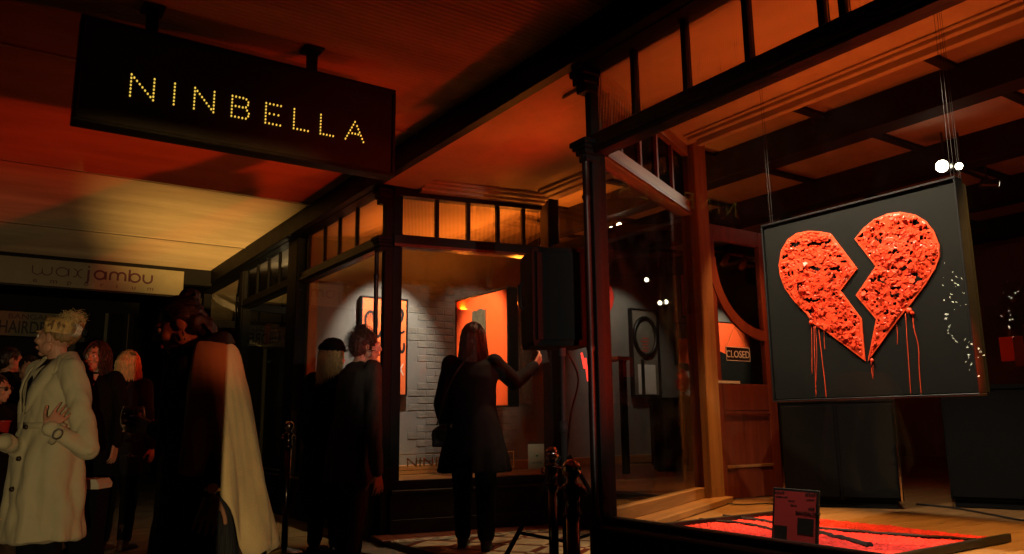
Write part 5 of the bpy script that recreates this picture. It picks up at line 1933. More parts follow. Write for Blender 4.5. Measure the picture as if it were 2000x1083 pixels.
class Person:
    wear = None

    def __init__(self, label, foot, yaw, H, head_yaw=0.0, head_pitch=0.0, group=None, lean=0.0):
        self.k = H / 1.65
        self.M = TR(foot, yaw)
        self.inv = self.M.inverted()
        self.o = thing('person', label, 'person', foot, yaw, group)
        self.hr = rot3(head_yaw, head_pitch, 0)
        k = self.k
        self.lean = lean
        self.J = {}
        for s, y in (('l', 1), ('r', -1)):
            self.J[s + '_sh'] = Vector((lean * 1.36, y * 0.165, 1.365)) * k
            self.J[s + '_el'] = Vector((lean * 1.2 - 0.02, y * 0.23, 1.09)) * k
            self.J[s + '_wr'] = Vector((lean * 1.0 + 0.05, y * 0.245, 0.85)) * k
            self.J[s + '_hip'] = Vector((0, y * 0.09, 0.88)) * k
            self.J[s + '_kn'] = Vector((0.015, y * 0.095, 0.48)) * k
            self.J[s + '_an'] = Vector((-0.02, y * 0.10, 0.085)) * k
        self.hc = Vector((lean * 1.5 + 0.02, 0, 1.535)) * k
        self.hands = {'l': dict(d=(0.1, 0, -1), pn=(0, -1, 0), side=1, curl=0.35), 'r': dict(d=(0.1, 0, -1), pn=(0, 1, 0), side=-1, curl=0.35)}

    def loc(self, wp):
        return self.inv @ Vector(wp)

    def body(self, voxel=0.007, skin='skin', it=2):
        mb = MB()
        k, J, ln = self.k, self.J, self.lean

        def V(x, y, z): return Vector((x + ln * max(0, z - 0.8) * 1.15, y, z)) * k
        mb.ell(V(-0.01, 0, 0.93), (0.115 * k, 0.165 * k, 0.115 * k))
        mb.ell(V(0.0, 0, 1.07), (0.098 * k, 0.130 * k, 0.14 * k))
        mb.ell(V(0.0, 0, 1.24), (0.108 * k, 0.150 * k, 0.16 * k))
        mb.cap(J['l_sh'] + Vector((0, 0, -0.015)), J['r_sh'] + Vector((0, 0, -0.015)), 0.042 * k)
        for s in (-1, 1):
            mb.ell(V(0.068, s * 0.062, 1.235), 0.048 * k)
            mb.ell(V(-0.035, s * 0.07, 0.90), 0.085 * k)
        mb.cap(V(-0.012, 0, 1.36), self.hc + self.hr @ Vector((-0.015, 0, -0.06)) * k, 0.060 * k, 0.050 * k)
        add_head(mb, self.hc, self.hr, k)
        for s in 'lr':
            mb.cap(J[s + '_sh'] + Vector((0, 0, -0.015)), J[s + '_el'], 0.043 * k, 0.036 * k)
            mb.cap(J[s + '_el'], J[s + '_wr'], 0.035 * k, 0.024 * k)
            h = self.hands[s]
            hand(mb, J[s + '_wr'], h['d'], h['pn'], k, h['curl'], side=h['side'], thumb=h.get('thumb', 0.9))
            mb.cap(J[s + '_hip'], J[s + '_kn'], 0.082 * k, 0.055 * k)
            mb.cap(J[s + '_kn'], J[s + '_an'], 0.053 * k, 0.034 * k)
            an = J[s + '_an']
            mb.cap(an + Vector((-0.03, 0, -0.045)) * k, an + Vector((0.13, 0, -0.055)) * k, 0.035 * k, 0.026 * k)
        me = fuse(mb, voxel, it)
        self.bodyo = mesh_part('body', me, skin, self.M, self.o)
        return self

    def eyes(self, brow='hair_dark'):
        for s in (-1, 1):
            for nm, x, r_, mt in (('eyeball', 0.079, 0.0135, 'eye_white'), ('iris', 0.0885, 0.0062, 'eye_dark')):
                q_ = MB()
                q_.ell(self.hc + self.hr @ (Vector((x, s * 0.031, 0.004)) * self.k), r_ * self.k, None, 2)
                q_.build(nm, mt, self.M, self.bodyo, True)
            q_ = MB()
            q_.tube([self.hc + self.hr @ (Vector((0.094 - abs(y - 0.03) * 0.25, s * y, 0.031 - abs(y - 0.034) * 0.2)) * self.k) for y in (0.014, 0.026, 0.038, 0.05)], [0.003, 0.004, 0.0035, 0.0015], 6)
            q_.build('eyebrow', brow, self.M, self.bodyo, True)
        q_ = MB()
        q_.ell(self.hc + self.hr @ (Vector((0.094, 0, -0.061)) * self.k), (0.010 * self.k, 0.023 * self.k, 0.010 * self.k), self.hr, 2)
        q_.build('lips', 'lip', self.M, self.bodyo, True)

    def trousers(self, mat, bottom=0.10, w=1.0):
        mb = MB()
        k, J = self.k, self.J
        mb.ell(Vector((-0.01, 0, 0.94)) * k, (0.13 * k, 0.18 * k, 0.12 * k))
        for s in 'lr':
            kn, an = J[s + '_kn'], J[s + '_an']
            mb.cap(J[s + '_hip'], kn, 0.098 * k, 0.069 * k * w)
            mb.cap(kn, kn.lerp(an, 1 - bottom * 0.5), 0.069 * k * w, 0.055 * k * w)
        mesh_part('trousers', fuse(mb, 0.011, 3, folds(0.010, int(k * 1000) % 97, 0.6)), mat, self.M, self.o)

    def shoes(self, mat, heel=0.02, boot=False):
        for s in 'lr':
            mb = MB()
            k, an = self.k, self.J[s + '_an']
            mb.cap(an + Vector((-0.035, 0, -0.045)) * k, an + Vector((0.06, 0, -0.050)) * k, 0.040 * k, 0.036 * k)
            mb.cap(an + Vector((0.06, 0, -0.050)) * k, an + Vector((0.15, 0, -0.060)) * k, 0.036 * k, 0.026 * k)
            mb.box(an.x - 0.07 * k, an.x + 0.17 * k, an.y - 0.033 * k, an.y + 0.033 * k, 0.003, 0.02)
            if boot:
                mb.cap(an + Vector((-0.01, 0, -0.03)) * k, an + Vector((0, 0, 0.13)) * k, 0.045 * k, 0.052 * k)
            mesh_part('shoe', fuse(mb, 0.008, 2), mat, self.M, self.o)

    def coat(self, mat, hem=0.55, rx=0.20, ry=0.24, fold=0.014, seed=3, sleeve=1.0, name='coat', voxel=0.009, arms='lr', cuff=0.06, top=1.40, waist=1.0, bulk=1.0, it=3):
        mb = MB()
        k, J, ln = self.k, self.J, self.lean

        def V(x, y, z): return Vector((x + ln * max(0, z - 0.8) * 1.15, y, z)) * k
        prof = [(top + 0.015, 0.060, 0.070), (top - 0.02, 0.085, 0.130), (top - 0.06, 0.112, 0.190), (1.25, 0.140 * bulk, 0.190), (1.15, 0.138 * bulk, 0.178), (1.04, 0.130 * bulk * waist, 0.165 * waist), (0.93, 0.155, 0.195)]
        n_ = 6
        for i in range(1, n_ + 1):
            f_ = i / n_
            prof.append((0.93 + (hem - 0.93) * f_, 0.155 + (rx - 0.155) * f_, 0.195 + (ry - 0.195) * f_))
        rings = []
        rnd = random.Random(seed)
        ph = [rnd.uniform(0, 6.28) for _ in range(3)]
        for z, a, b_ in prof:
            fl = max(0, (0.98 - z)) / 0.5
            ring = []
            for j in range(56):
                an = 2 * PI * j / 56
                m_ = 1 + fl * (0.045 * math.sin(7 * an + ph[0] + z * 2) + 0.03 * math.sin(12 * an + ph[1] - z * 3) + 0.02 * math.sin(4 * an + ph[2]))
                ring.append(V(0.0 + a * m_ * math.cos(an), b_ * m_ * math.sin(an), z))
            rings.append(ring)
        mb.loft(rings)
        for s in arms:
            sh, el, wr = J[s + '_sh'], J[s + '_el'], J[s + '_wr']
            mb.cap(sh + Vector((0, 0, -0.008)), el, 0.069 * k * max(1.0, sleeve), 0.056 * k * sleeve)
            mb.cap(el, wr.lerp(el, cuff), 0.056 * k * sleeve, 0.045 * k * sleeve)
        me = fuse(mb, voxel, it, folds(fold, seed))
        return mesh_part(name, me, mat, self.M, self.o)

    def hair_cap(self, mat, back=0.0, k2=1.0, extra=None, name='hair', lift=0.0, side_=1.0, nape=1.0):
        """close hair shell over the cranium, leaving the face free"""
        mb = MB()
        k, c, Rm = self.k, self.hc, self.hr

        def E(x, y, z, a, b_, c_):
            mb.ell(c + Rm @ (Vector((x, y, z)) * k), (a * k, b_ * k, c_ * k), Rm, 2)
        E(-0.022, 0, 0.035 + lift, 0.098 * k2, 0.083 * k2, 0.094 * k2)
        E(-0.050, 0, 0.045 - 0.045 * nape, 0.074 * k2, 0.080 * k2 * side_, 0.085 * k2 * (0.6 + 0.4 * nape))
        for s in (-1, 1):
            E(-0.02, s * 0.045, 0.045, 0.075, 0.042, 0.06)
        if extra:
            extra(E, mb)
        rs_ = np.random.RandomState(int(1000 * k))
        me = fuse(mb, 0.006, 2, lambda co: 0.004 * np.sin(co[:, 1] * 190 + 3 * np.sin(co[:, 2] * 25)) * np.sin(co[:, 0] * 120 + co[:, 2] * 30))
        return mesh_part(name, me, mat, self.M, self.o)

    def strands(self, paths, mat, r0=0.0022, name='hair_strands', n=4):
        mb = MB()
        for P in paths:
            P = [self.hc + self.hr @ (Vector(p) * self.k) for p in P]
            m_ = len(P)
            mb.tube(P, [r0 * (1 - 0.75 * i / (m_ - 1)) for i in range(m_)], n)
        o_ = mb.build(name, mat, self.M, self.o, True)
        o_['kind'] = 'stuff'
        return o_


def long_hair(p, mat, length=0.30, width=0.085, n=260, seed=1, wave=0.01, back=0.05, front=False):
    """hair falling from the crown to length below the skull centre"""
    rnd = random.Random(seed)
    paths = []
    for i in range(n):
        an = rnd.uniform(PI * 0.38, PI * 1.62) if not front else rnd.uniform(PI * 0.22, PI * 1.78)
        rr_ = rnd.uniform(0.92, 1.08)
        cx, cy = math.cos(an), math.sin(an)
        L = length * rnd.uniform(0.82, 1.05)
        pts = []
        ph = rnd.uniform(0, 6.28)
        for j in range(9):
            f_ = j / 8
            if f_ < 0.35:
                e = (0.35 - f_) / 0.35 * 1.45
                x = -0.02 + 0.100 * rr_ * cx * math.cos(e)
                y = 0.086 * rr_ * cy * math.cos(e)
                z = 0.035 + 0.098 * rr_ * math.sin(e)
            else:
                g = (f_ - 0.35) / 0.65
                x = -0.02 + (0.100 * cx - back * g * g * 0.4) * rr_ + wave * math.sin(ph + g * 7)
                y = (0.086 + (width - 0.086) * g) * cy * rr_ + wave * math.cos(ph + g * 6)
                z = 0.035 - L * g
            pts.append((x, y, z))
        paths.append(pts)
    return p.strands(paths, mat, 0.0042)


# ------------------------------------------------------------------ 1. woman in the pale trench coat
def ground(x, y, Y):
    P = onY(x, y, Y)
    return Vector((P.x, P.y, GZ))


w1 = Person('woman in a pale trench coat, blonde hair clipped up, hand on her chest', ground(103, 800, 4.2), R(238), 1.52, head_yaw=R(-58), head_pitch=R(-4))
P_el = w1.loc(onY(172, 878, 4.02))
P_wr = w1.loc(onY(92, 838, 3.92))
w1.J['l_el'] = P_el
w1.J['l_wr'] = P_wr
dch = w1.loc(onY(122, 805, 3.98)) - P_wr
w1.hands['l'] = dict(d=dch, pn=w1.loc(onY(110, 860, 4.4)) - w1.loc(onY(110, 860, 4.0)), side=1, curl=0.12)
w1.J['r_el'] = w1.loc(onY(45, 880, 4.15))
w1.J['r_wr'] = w1.loc(onY(8, 862, 3.95))
w1.hands['r'] = dict(d=(1, 0.1, 0.1), pn=(0, 1, 0.2), side=-1, curl=0.7)
w1.body(0.0045)
w1.eyes('hair_blonde')
w1.trousers('black_cloth')
w1.shoes('leather_black')
w1.wear = w1.coat('trench_cloth', hem=0.42, rx=0.195, ry=0.225, fold=0.030, seed=11, sleeve=0.86, name='trench_coat', voxel=0.007, waist=1.05, top=1.385)
k = w1.k


def strip(p, name, mat, rows, thick=0.006):
    """piece of cloth given as rows of points, with thickness"""
    q_ = MB()
    g = [[Vector(v) for v in r] for r in rows]
    top_ = [[q_.bm.verts.new(v) for v in r] for r in g]
    nrm = []
    for i, r in enumerate(g):
        nr_ = []
        for j, v in enumerate(r):
            du = g[min(i + 1, len(g) - 1)][j] - g[max(i - 1, 0)][j]
            dv = r[min(j + 1, len(r) - 1)] - r[max(j - 1, 0)]
            nn = du.cross(dv)
            nr_.append(nn.normalized() if nn.length > 1e-9 else Vector((0, 0, 1)))
        nrm.append(nr_)
    bot = [[q_.bm.verts.new(g[i][j] - nrm[i][j] * thick) for j in range(len(g[0]))] for i in range(len(g))]
    ni, nj = len(g), len(g[0])
    for i in range(ni - 1):
        for j in range(nj - 1):
            q_.bm.faces.new((top_[i][j], top_[i + 1][j], top_[i + 1][j + 1], top_[i][j + 1]))
            q_.bm.faces.new((bot[i][j], bot[i][j + 1], bot[i + 1][j + 1], bot[i + 1][j]))
    for i in range(ni - 1):
        q_.bm.faces.new((top_[i][0], bot[i][0], bot[i + 1][0], top_[i + 1][0]))
        q_.bm.faces.new((top_[i][-1], top_[i + 1][-1], bot[i + 1][-1], bot[i][-1]))
    for j in range(nj - 1):
        q_.bm.faces.new((top_[0][j], top_[0][j + 1], bot[0][j + 1], bot[0][j]))
        q_.bm.faces.new((top_[-1][j], bot[-1][j], bot[-1][j + 1], top_[-1][j + 1]))
    return q_.build(name, mat, p.M, getattr(p, 'wear', None) or p.o, True)


# turned-up collar round the back of the neck, falling to points in front
rows = []
for i in range(19):
    an = R(52) + R(256) * i / 18
    fr = max(0, math.cos(an))
    up_ = 1.44 - 0.05 * fr
    rows.append([Vector((0.070 * math.cos(an) - 0.012, 0.072 * math.sin(an), up_)) * k,
                 Vector((0.082 * math.cos(an) - 0.012, 0.090 * math.sin(an), up_ + 0.012)) * k,
                 Vector((0.112 * math.cos(an) - 0.008 + 0.01 * fr, 0.128 * math.sin(an), up_ - 0.045)) * k,
                 Vector((0.130 * math.cos(an) + 0.02 * fr, 0.150 * math.sin(an), up_ - 0.082 - 0.02 * fr)) * k])
strip(w1, 'collar', 'trench_cloth', rows)
for s in (1, -1):    # lapels
    rows = []
    for f_, w_ in ((0, 0.03), (0.2, 0.075), (0.4, 0.095), (0.6, 0.075), (0.8, 0.045), (1, 0.012)):
        z = 1.40 - 0.30 * f_
        x = 0.060 + 0.102 * min(1, f_ * 1.9) ** 0.7 - 0.01 * f_
        y0 = s * (0.055 - 0.040 * f_)
        rows.append([Vector((x + 0.008, y0, z)) * k, Vector((x + 0.006 - w_ * 0.18, y0 + s * w_ * 0.6, z + 0.01)) * k, Vector((x - w_ * 0.45, y0 + s * w_, z + 0.015)) * k])
    strip(w1, 'lapel', 'trench_cloth', rows, 0.005)
rows = []
for f_ in (0, 0.25, 0.5, 0.75, 1):   # dark top showing between the lapels
    z = 1.415 - 0.27 * f_
    x = 0.052 + 0.102 * min(1, f_ * 1.9) ** 0.7
    hw_ = 0.062 * (1 - f_) + 0.008
    rows.append([Vector((x - 0.02, -hw_, z)) * k, Vector((x + 0.002, 0, z)) * k, Vector((x - 0.02, hw_, z)) * k])
strip(w1, 'black_top', 'black_cloth', rows, 0.004)
for z, x in ((1.03, 0.150), (0.86, 0.172), (0.70, 0.192)):
    q = MB()
    q.cyl(Vector((x, 0.035, z)) * k, Vector((x + 0.012, 0.036, z)) * k, 0.013, 0.011, 14)
    q.build('button', 'horn_buckle', w1.M, w1.wear, True)
rows = []
for i in range(25):   # belt
    an = 2 * PI * i / 24
    rows.append([Vector((0.150 * math.cos(an), 0.186 * math.sin(an), 1.055)) * k, Vector((0.152 * math.cos(an), 0.188 * math.sin(an), 1.02)) * k])
strip(w1, 'belt', 'trench_cloth', rows, 0.004)
# strap and buckle on the raised cuff
wd = (P_wr - P_el).normalized()
cp = P_wr.lerp(P_el, 0.24)
ax = wd.orthogonal().normalized()
ay = wd.cross(ax)
rows = [[cp + (ax * math.cos(2 * PI * i / 20) + ay * math.sin(2 * PI * i / 20)) * 0.062 * k + wd * o_ for o_ in (-0.012, 0.012)] for i in range(21)]
strip(w1, 'cuff_strap', 'trench_cloth', rows, 0.004)
tocam = (w1.loc(CAM) - cp)
tocam = (tocam - wd * tocam.dot(wd)).normalized()
bc = cp + tocam * 0.068 * k
bz_ = wd.cross(tocam).normalized()
q = MB()
q.tube([bc + wd * math.cos(a_) * 0.019 + bz_ * math.sin(a_) * 0.024 for a_ in [2 * PI * i / 16 for i in range(16)]], 0.0045, 6, True)
q.build('buckle', 'horn_buckle', w1.M, w1.wear, True)
q = MB()
q.tube([Vector((0.0, 0.165, 1.38)) * k, Vector((0.02, 0.12, 1.40)) * k, Vector((0.03, 0.085, 1.405)) * k], 0.012, 6)
q.build('epaulette', 'trench_cloth', w1.M, w1.wear, True)
# swept-back hair, twisted up with curly ends and a claw clip


def up_do(E, mb):
    E(-0.085, 0, 0.035, 0.055, 0.055, 0.060)
    E(-0.100, 0, 0.075, 0.045, 0.045, 0.045)
    E(-0.075, 0.0, 0.10, 0.04, 0.04, 0.03)


w1.hair_cap('hair_root', extra=up_do, nape=0.5, side_=0.95)
rnd = random.Random(5)
paths = []
for i in range(240):     # curls on top
    b0_ = Vector((-0.10 + rnd.uniform(-0.03, 0.05), rnd.uniform(-0.045, 0.045), 0.09 + rnd.uniform(-0.02, 0.02)))
    r_ = rnd.uniform(0.010, 0.026)
    ph = rnd.uniform(0, 6.28)
    up_ = Vector((rnd.uniform(-0.3, 0.6), rnd.uniform(-0.5, 0.5), rnd.uniform(0.4, 1.0))).normalized()
    ax = up_.orthogonal().normalized()
    ay = up_.cross(ax)
    L = rnd.uniform(0.035, 0.08)
    turns = rnd.uniform(0.6, 1.6)
    paths.append([b0_ + up_ * L * j / 11 + (ax * math.cos(ph + turns * 6.28 * j / 11) + ay * math.sin(ph + turns * 6.28 * j / 11)) * r_ * (0.4 + 0.6 * j / 11) for j in range(12)])
w1.strands(paths, 'hair_light', 0.0017, 'hair_curls')
paths = []
for i in range(420):     # combed-back strands lying on the shell
    s = rnd.choice((-1, 1))
    e = rnd.uniform(0.05, 1.0)
    a0_ = Vector((0.066 - 0.05 * (1 - e), s * 0.083 * math.cos(e * 1.3), 0.02 + 0.102 * math.sin(e * 1.35)))
    a1_ = Vector((-0.03, s * 0.088 * math.cos(e * 1.2), 0.03 + 0.100 * math.sin(e * 1.35) - 0.01))
    a2_ = Vector((-0.095, s * 0.062 * math.cos(e), 0.02 + 0.075 * e))
    a3_ = Vector((-0.125, s * rnd.uniform(0, 0.03), 0.05 + 0.04 * e))
    paths.append([tuple(v) for v in smooth_path([a0_, a1_, a2_, a3_], 4)])
w1.strands(paths, 'hair_blonde', 0.0014, 'combed_hair')
for dy in (-0.016, 0.0, 0.016, 0.03):
    q = MB()
    pts = [w1.hc + w1.hr @ (Vector(v) * k) for v in ((-0.135, 0.028 + dy, 0.085), (-0.150, 0.03 + dy, 0.06), (-0.145, 0.03 + dy, 0.03), (-0.125, 0.03 + dy, 0.012))]
    q.tube(pts, 0.005, 6)
    q.build('claw_clip', 'clip_pale', w1.M, w1.o, True)

# ------------------------------------------------------------------ 2. dark-haired woman in the shawl
w2_ = Person('dark-haired woman looking down, black top, pale shawl over her shoulder and a wristwatch', ground(398, 800, 3.0), R(200), 1.43, head_yaw=R(0), head_pitch=R(22), lean=0.05)
for _s in 'lr':
    w2_.J[_s + '_sh'].z -= 0.035
w2_.hc += Vector((0.02, 0, -0.01))
w2_.J['l_el'] = w2_.loc(onY(425, 868, 2.83))
w2_.J['l_wr'] = w2_.loc(onY(414, 968, 2.76))
w2_.hands['l'] = dict(d=w2_.loc(onY(395, 1045, 2.76)) - w2_.loc(onY(414, 968, 2.76)), pn=(0.1, -1, 0), side=1, curl=0.30)
w2_.J['r_el'] = w2_.loc(onY(345, 850, 3.16))
w2_.J['r_wr'] = w2_.loc(onY(300, 838, 3.26))
gl_c = onY(258, 828, 3.30)
w2_.hands['r'] = dict(d=w2_.loc(gl_c) - w2_.J['r_wr'], pn=w2_.loc(gl_c + Vector((0, -0.3, 0))) - w2_.loc(gl_c), side=-1, curl=0.55)
w2_.body(0.0045, 'skin_tan')
w2_.eyes()
w2_.trousers('black_cloth', w=1.3)
w2_.shoes('leather_black')
w2_.coat('black_knit', hem=0.30, rx=0.19, ry=0.22, fold=0.012, seed=21, sleeve=0.95, name='black_dress', voxel=0.008, cuff=0.12, bulk=1.08, top=1.36)
k = w2_.k


def bun(E, mb):
    E(-0.075, 0, 0.105, 0.05, 0.05, 0.042)
    E(-0.09, 0, -0.05, 0.05, 0.065, 0.07)


w2_.hair_cap('hair_dark', extra=bun)
rnd = random.Random(9)
paths = []
for i in range(120):
    s = rnd.choice((-1, 1))
    e = rnd.uniform(0.0, 1.0)
    paths.append([tuple(v) for v in smooth_path([Vector((0.060 - 0.04 * (1 - e), s * 0.084 * math.cos(e * 1.3), 0.01 + 0.112 * math.sin(e * 1.35))), Vector((-0.03, s * 0.090 * math.cos(e * 1.2), 0.025 + 0.104 * math.sin(e * 1.35))), Vector((-0.10, s * 0.06, 0.02 + 0.075 * e)), Vector((-0.10, s * rnd.uniform(0, 0.04), 0.08 + 0.05 * e))], 4)])
for i in range(60):
    y = rnd.uniform(-0.07, 0.07)
    paths.append([(-0.09, y, -0.03), (-0.115, y * 1.05, -0.09), (-0.12 + rnd.uniform(-0.01, 0.01), y * 1.1, -0.15), (-0.11, y * 1.1 + rnd.uniform(-0.01, 0.01), -0.20)])
w2_.strands(paths, 'hair_dark', 0.0024)
# scarf: thick roll round the neck falling down the front
rows = []
for i in range(25):
    an = 2 * PI * i / 24
    fr = math.cos(an)
    rows.append([Vector(((0.062 + 0.035 * max(0, fr)) * math.cos(an), 0.070 * math.sin(an), 1.455 - 0.03 * fr)) * k, Vector(((0.11 + 0.03 * fr) * math.cos(an), 0.115 * math.sin(an), 1.425 - 0.05 * fr)) * k, Vector(((0.125 + 0.03 * fr) * math.cos(an), 0.15 * math.sin(an), 1.375 - 0.07 * fr)) * k])
strip(w2_, 'scarf', 'black_knit', rows, 0.02)
rows = []
for i in range(12):
    f_ = i / 11
    z = 1.36 - 0.62 * f_
    x = 0.135 + 0.045 * math.sin(PI * min(1, f_ * 1.6)) + 0.02 * f_
    rows.append([Vector((x - 0.01 + 0.006 * math.sin(j * 2.1 + f_ * 4), -0.075 + 0.03 * j, z)) * k for j in range(6)])
strip(w2_, 'scarf_end', 'black_knit', rows, 0.015)
# shawl: from the neck over the near shoulder and round the back
rows = []
NA, NZ = 52, 24
for i in range(NA):
    u_ = i / (NA - 1)
    an = R(70) + R(206) * u_
    hem = 0.92 + 0.02 * math.sin(an * 8) - 0.31 * min(1, max(0, (u_ - 0.09) / 0.20)) - 0.04 * math.sin(PI * u_) + 0.20 * max(0, u_ - 0.75) / 0.25
    row = []
    for j in range(NZ):
        f_ = j / (NZ - 1)
        cs__, sn = math.cos(an), math.sin(an)
        if f_ < 0.30:          # over the shoulder
            g = f_ / 0.30
            rx_ = 0.085 + (0.155 - 0.085) * g
            ry_ = 0.075 + (0.265 - 0.075) * g
            z = 1.445 - 0.015 * g - 0.125 * g ** 3.5
        else:
            g = (f_ - 0.30) / 0.70
            rx_ = 0.155 + 0.13 * g ** 0.8
            ry_ = 0.265 + 0.06 * g ** 0.8
            z = 1.305 + (hem - 1.305) * g
        fo = 1 + 0.085 * g * math.sin(an * 8 + 1.3 * math.sin(z * 5)) + 0.03 * g * math.sin(an * 15 + 2 + z * 3) + 0.012 * math.sin(an * 31 + z * 9) if f_ >= 0.30 else 1
        row.append(Vector((rx_ * cs__ * fo - 0.03 * (g if f_ >= 0.30 else 0), ry_ * sn * fo, z)) * k)
    rows.append(row)
strip(w2_, 'shawl', 'shawl_cloth', rows, 0.006)
wp = w2_.J['l_wr']
q = MB()
wdir = (w2_.J['l_wr'] - w2_.J['l_el']).normalized()
ax = wdir.orthogonal().normalized()
ay = wdir.cross(ax)
cw = wp - wdir * 0.012
q.tube([cw + (ax * math.cos(2 * PI * i / 18) + ay * math.sin(2 * PI * i / 18)) * 0.031 for i in range(18)], 0.006, 6, True)
wst = q.build('watch_strap', 'gold', w2_.M, w2_.o, True)
tc_ = (w2_.loc(CAM) - cw)
tc_ = (tc_ - wdir * tc_.dot(wdir)).normalized()
q = MB()
q.cyl(cw + tc_ * 0.030, cw + tc_ * 0.041, 0.019, 0.017, 20)
q.build('watch', 'chrome', w2_.M, wst)
q = MB()
q.tube([w2_.hc + w2_.hr @ (Vector(v) * k) for v in ((-0.002, 0.084, -0.036), (0.0, 0.086, -0.06), (0.0, 0.085, -0.075))], 0.003, 6)
q.build('earring', 'gold', w2_.M, w2_.o, True)

# wine glass held low in front of her
glassmat('wine_glass', tint=(0.86, 0.86, 0.84), power=0.08)
pm('red_wine', (0.03, 0.002, 0.004), 0.08, 0.1, 3, 0)
gb = onY(254, 893, 3.32)
wg = thing('wine_glass', 'half full red wine glass held in front of the blonde woman', 'glass', gb, 0)
q = MB()
q.lathe([(0.040, 0), (0.040, 0.003), (0.012, 0.008), (0.005, 0.016), (0.004, 0.09), (0.008, 0.105), (0.035, 0.125), (0.052, 0.155), (0.056, 0.185), (0.052, 0.215), (0.046, 0.240), (0.0445, 0.240), (0.050, 0.215), (0.054, 0.185), (0.050, 0.156), (0.033, 0.127), (0.002, 0.112)], 32)
q.build('glass_body', 'wine_glass', TR(gb) @ Matrix.Scale(0.86, 4), wg, True)
q = MB()
q.lathe([(0.002, 0.1135), (0.032, 0.1285), (0.049, 0.157), (0.0528, 0.185), (0.050, 0.208), (0.001, 0.2081)], 28)
q.build('wine', 'red_wine', TR(gb) @ Matrix.Scale(0.86, 4), wg, True)

# ------------------------------------------------------------------ 3. auburn woman facing us
w3 = Person('auburn-haired woman facing us with parted lips behind the trench coat', ground(183, 800, 6.1), R(262), 1.58, head_yaw=R(6))
w3.body(0.007)
w3.eyes('hair_brown')
w3.trousers('black_cloth')
w3.shoes('leather_black')
w3.coat('black_cloth', hem=0.6, seed=31)
rows = []
for f_ in (0, 0.33, 0.66, 1):
    z = 1.40 - 0.26 * f_
    x = 0.085 + 0.075 * min(1, f_ * 1.7)
    rows.append([Vector((x - 0.012, y * (1 - 0.3 * f_), z)) * w3.k for y in (-0.07, 0, 0.07)])
strip(w3, 'cream_top', 'cream_cloth', rows, 0.004)
w3.hair_cap('hair_brown')
long_hair(w3, 'hair_brown', 0.26, 0.10, 320, 4, 0.014, front=True)

# ------------------------------------------------------------------ 4. blonde woman seen from behind
w4 = Person('woman with blonde bob seen from behind in a dark coat', ground(243, 800, 6.35), R(82), 1.53, head_yaw=R(12))
w4.body(0.009)
w4.trousers('black_cloth')
w4.shoes('leather_brown', boot=True)
w4.coat('navy_cloth', hem=0.62, seed=41)
w4.hair_cap('hair_light')
long_hair(w4, 'hair_light', 0.17, 0.105, 420, 8, 0.010, back=-0.02)
q = MB()
q.tube([w4.M.inverted() @ w4.M @ (Vector(v) * w4.k) for v in ((-0.10, -0.12, 1.40), (-0.16, -0.05, 1.25), (-0.155, 0.06, 1.08), (-0.10, 0.19, 0.92))], 0.007, 6)
q.build('bag_strap', 'leather_black', w4.M, w4.o, True)

# ------------------------------------------------------------------ 5. seated woman with sunglasses at the left edge
w5 = Person('red-lit woman in sunglasses at the left edge, facing right', ground(-12, 800, 5.2) + Vector((0, 0, 0.0)), R(-8), 1.28, head_yaw=R(4))
w5.body(0.008)
w5.trousers('black_cloth')
w5.shoes('leather_black')
w5.coat('black_cloth', hem=0.5, seed=51)
w5.hair_cap('hair_dark')
long_hair(w5, 'hair_dark', 0.22, 0.095, 200, 12, 0.01)
for s in (-1, 1):
    q = MB()
    q.ell(w5.hc + w5.hr @ (Vector((0.098, s * 0.033, 0.006)) * w5.k), (0.006 * w5.k, 0.026 * w5.k, 0.021 * w5.k), w5.hr, 2)
    q.build('sunglass_lens', 'leather_black', w5.M, w5.o, True)
    q = MB()
    q.tube([w5.hc + w5.hr @ (Vector(v) * w5.k) for v in ((0.096, s * 0.058, 0.012), (0.05, s * 0.078, 0.013), (-0.01, s * 0.083, 0.01))], 0.003, 6)
    q.build('sunglass_arm', 'leather_black', w5.M, w5.o, True)
q = MB()
cpos = onY(2, 862, 4.6)
q.lathe([(0.026, 0), (0.038, 0.11), (0.040, 0.112), (0.037, 0.112)], 20)
cup = thing('red_cup', 'red drinking cup at the left edge held beside the trench coat', 'cup', cpos, 0)
q.build('cup_wall', 'red_cup', TR(cpos), cup, True)
q = MB()
q.lathe([(0.0405, 0.108), (0.0425, 0.112), (0.0405, 0.117)], 20)
q.build('cup_rim', 'red_cup', TR(cpos), cup, True)

# ------------------------------------------------------------------ 6. two dark figures at the far left
w6 = Person('dark figure with dark hair at the far left, half cut by the frame', ground(6, 800, 7.6), R(40), 1.70)
w6.body(0.010)
w6.trousers('black_cloth')
w6.shoes('leather_black')
w6.coat('black_cloth', hem=0.75, rx=0.17, ry=0.2, seed=61)
w6.hair_cap('hair_dark', k2=1.05)
w7 = Person('dark-clothed person behind the trench coat woman\'s face', ground(48, 800, 7.2), R(300), 1.58)
w7.body(0.010)
w7.trousers('black_cloth')
w7.shoes('leather_black')
w7.coat('navy_cloth', hem=0.7, rx=0.17, ry=0.2, seed=71)
w7.hair_cap('hair_dark', k2=1.05)

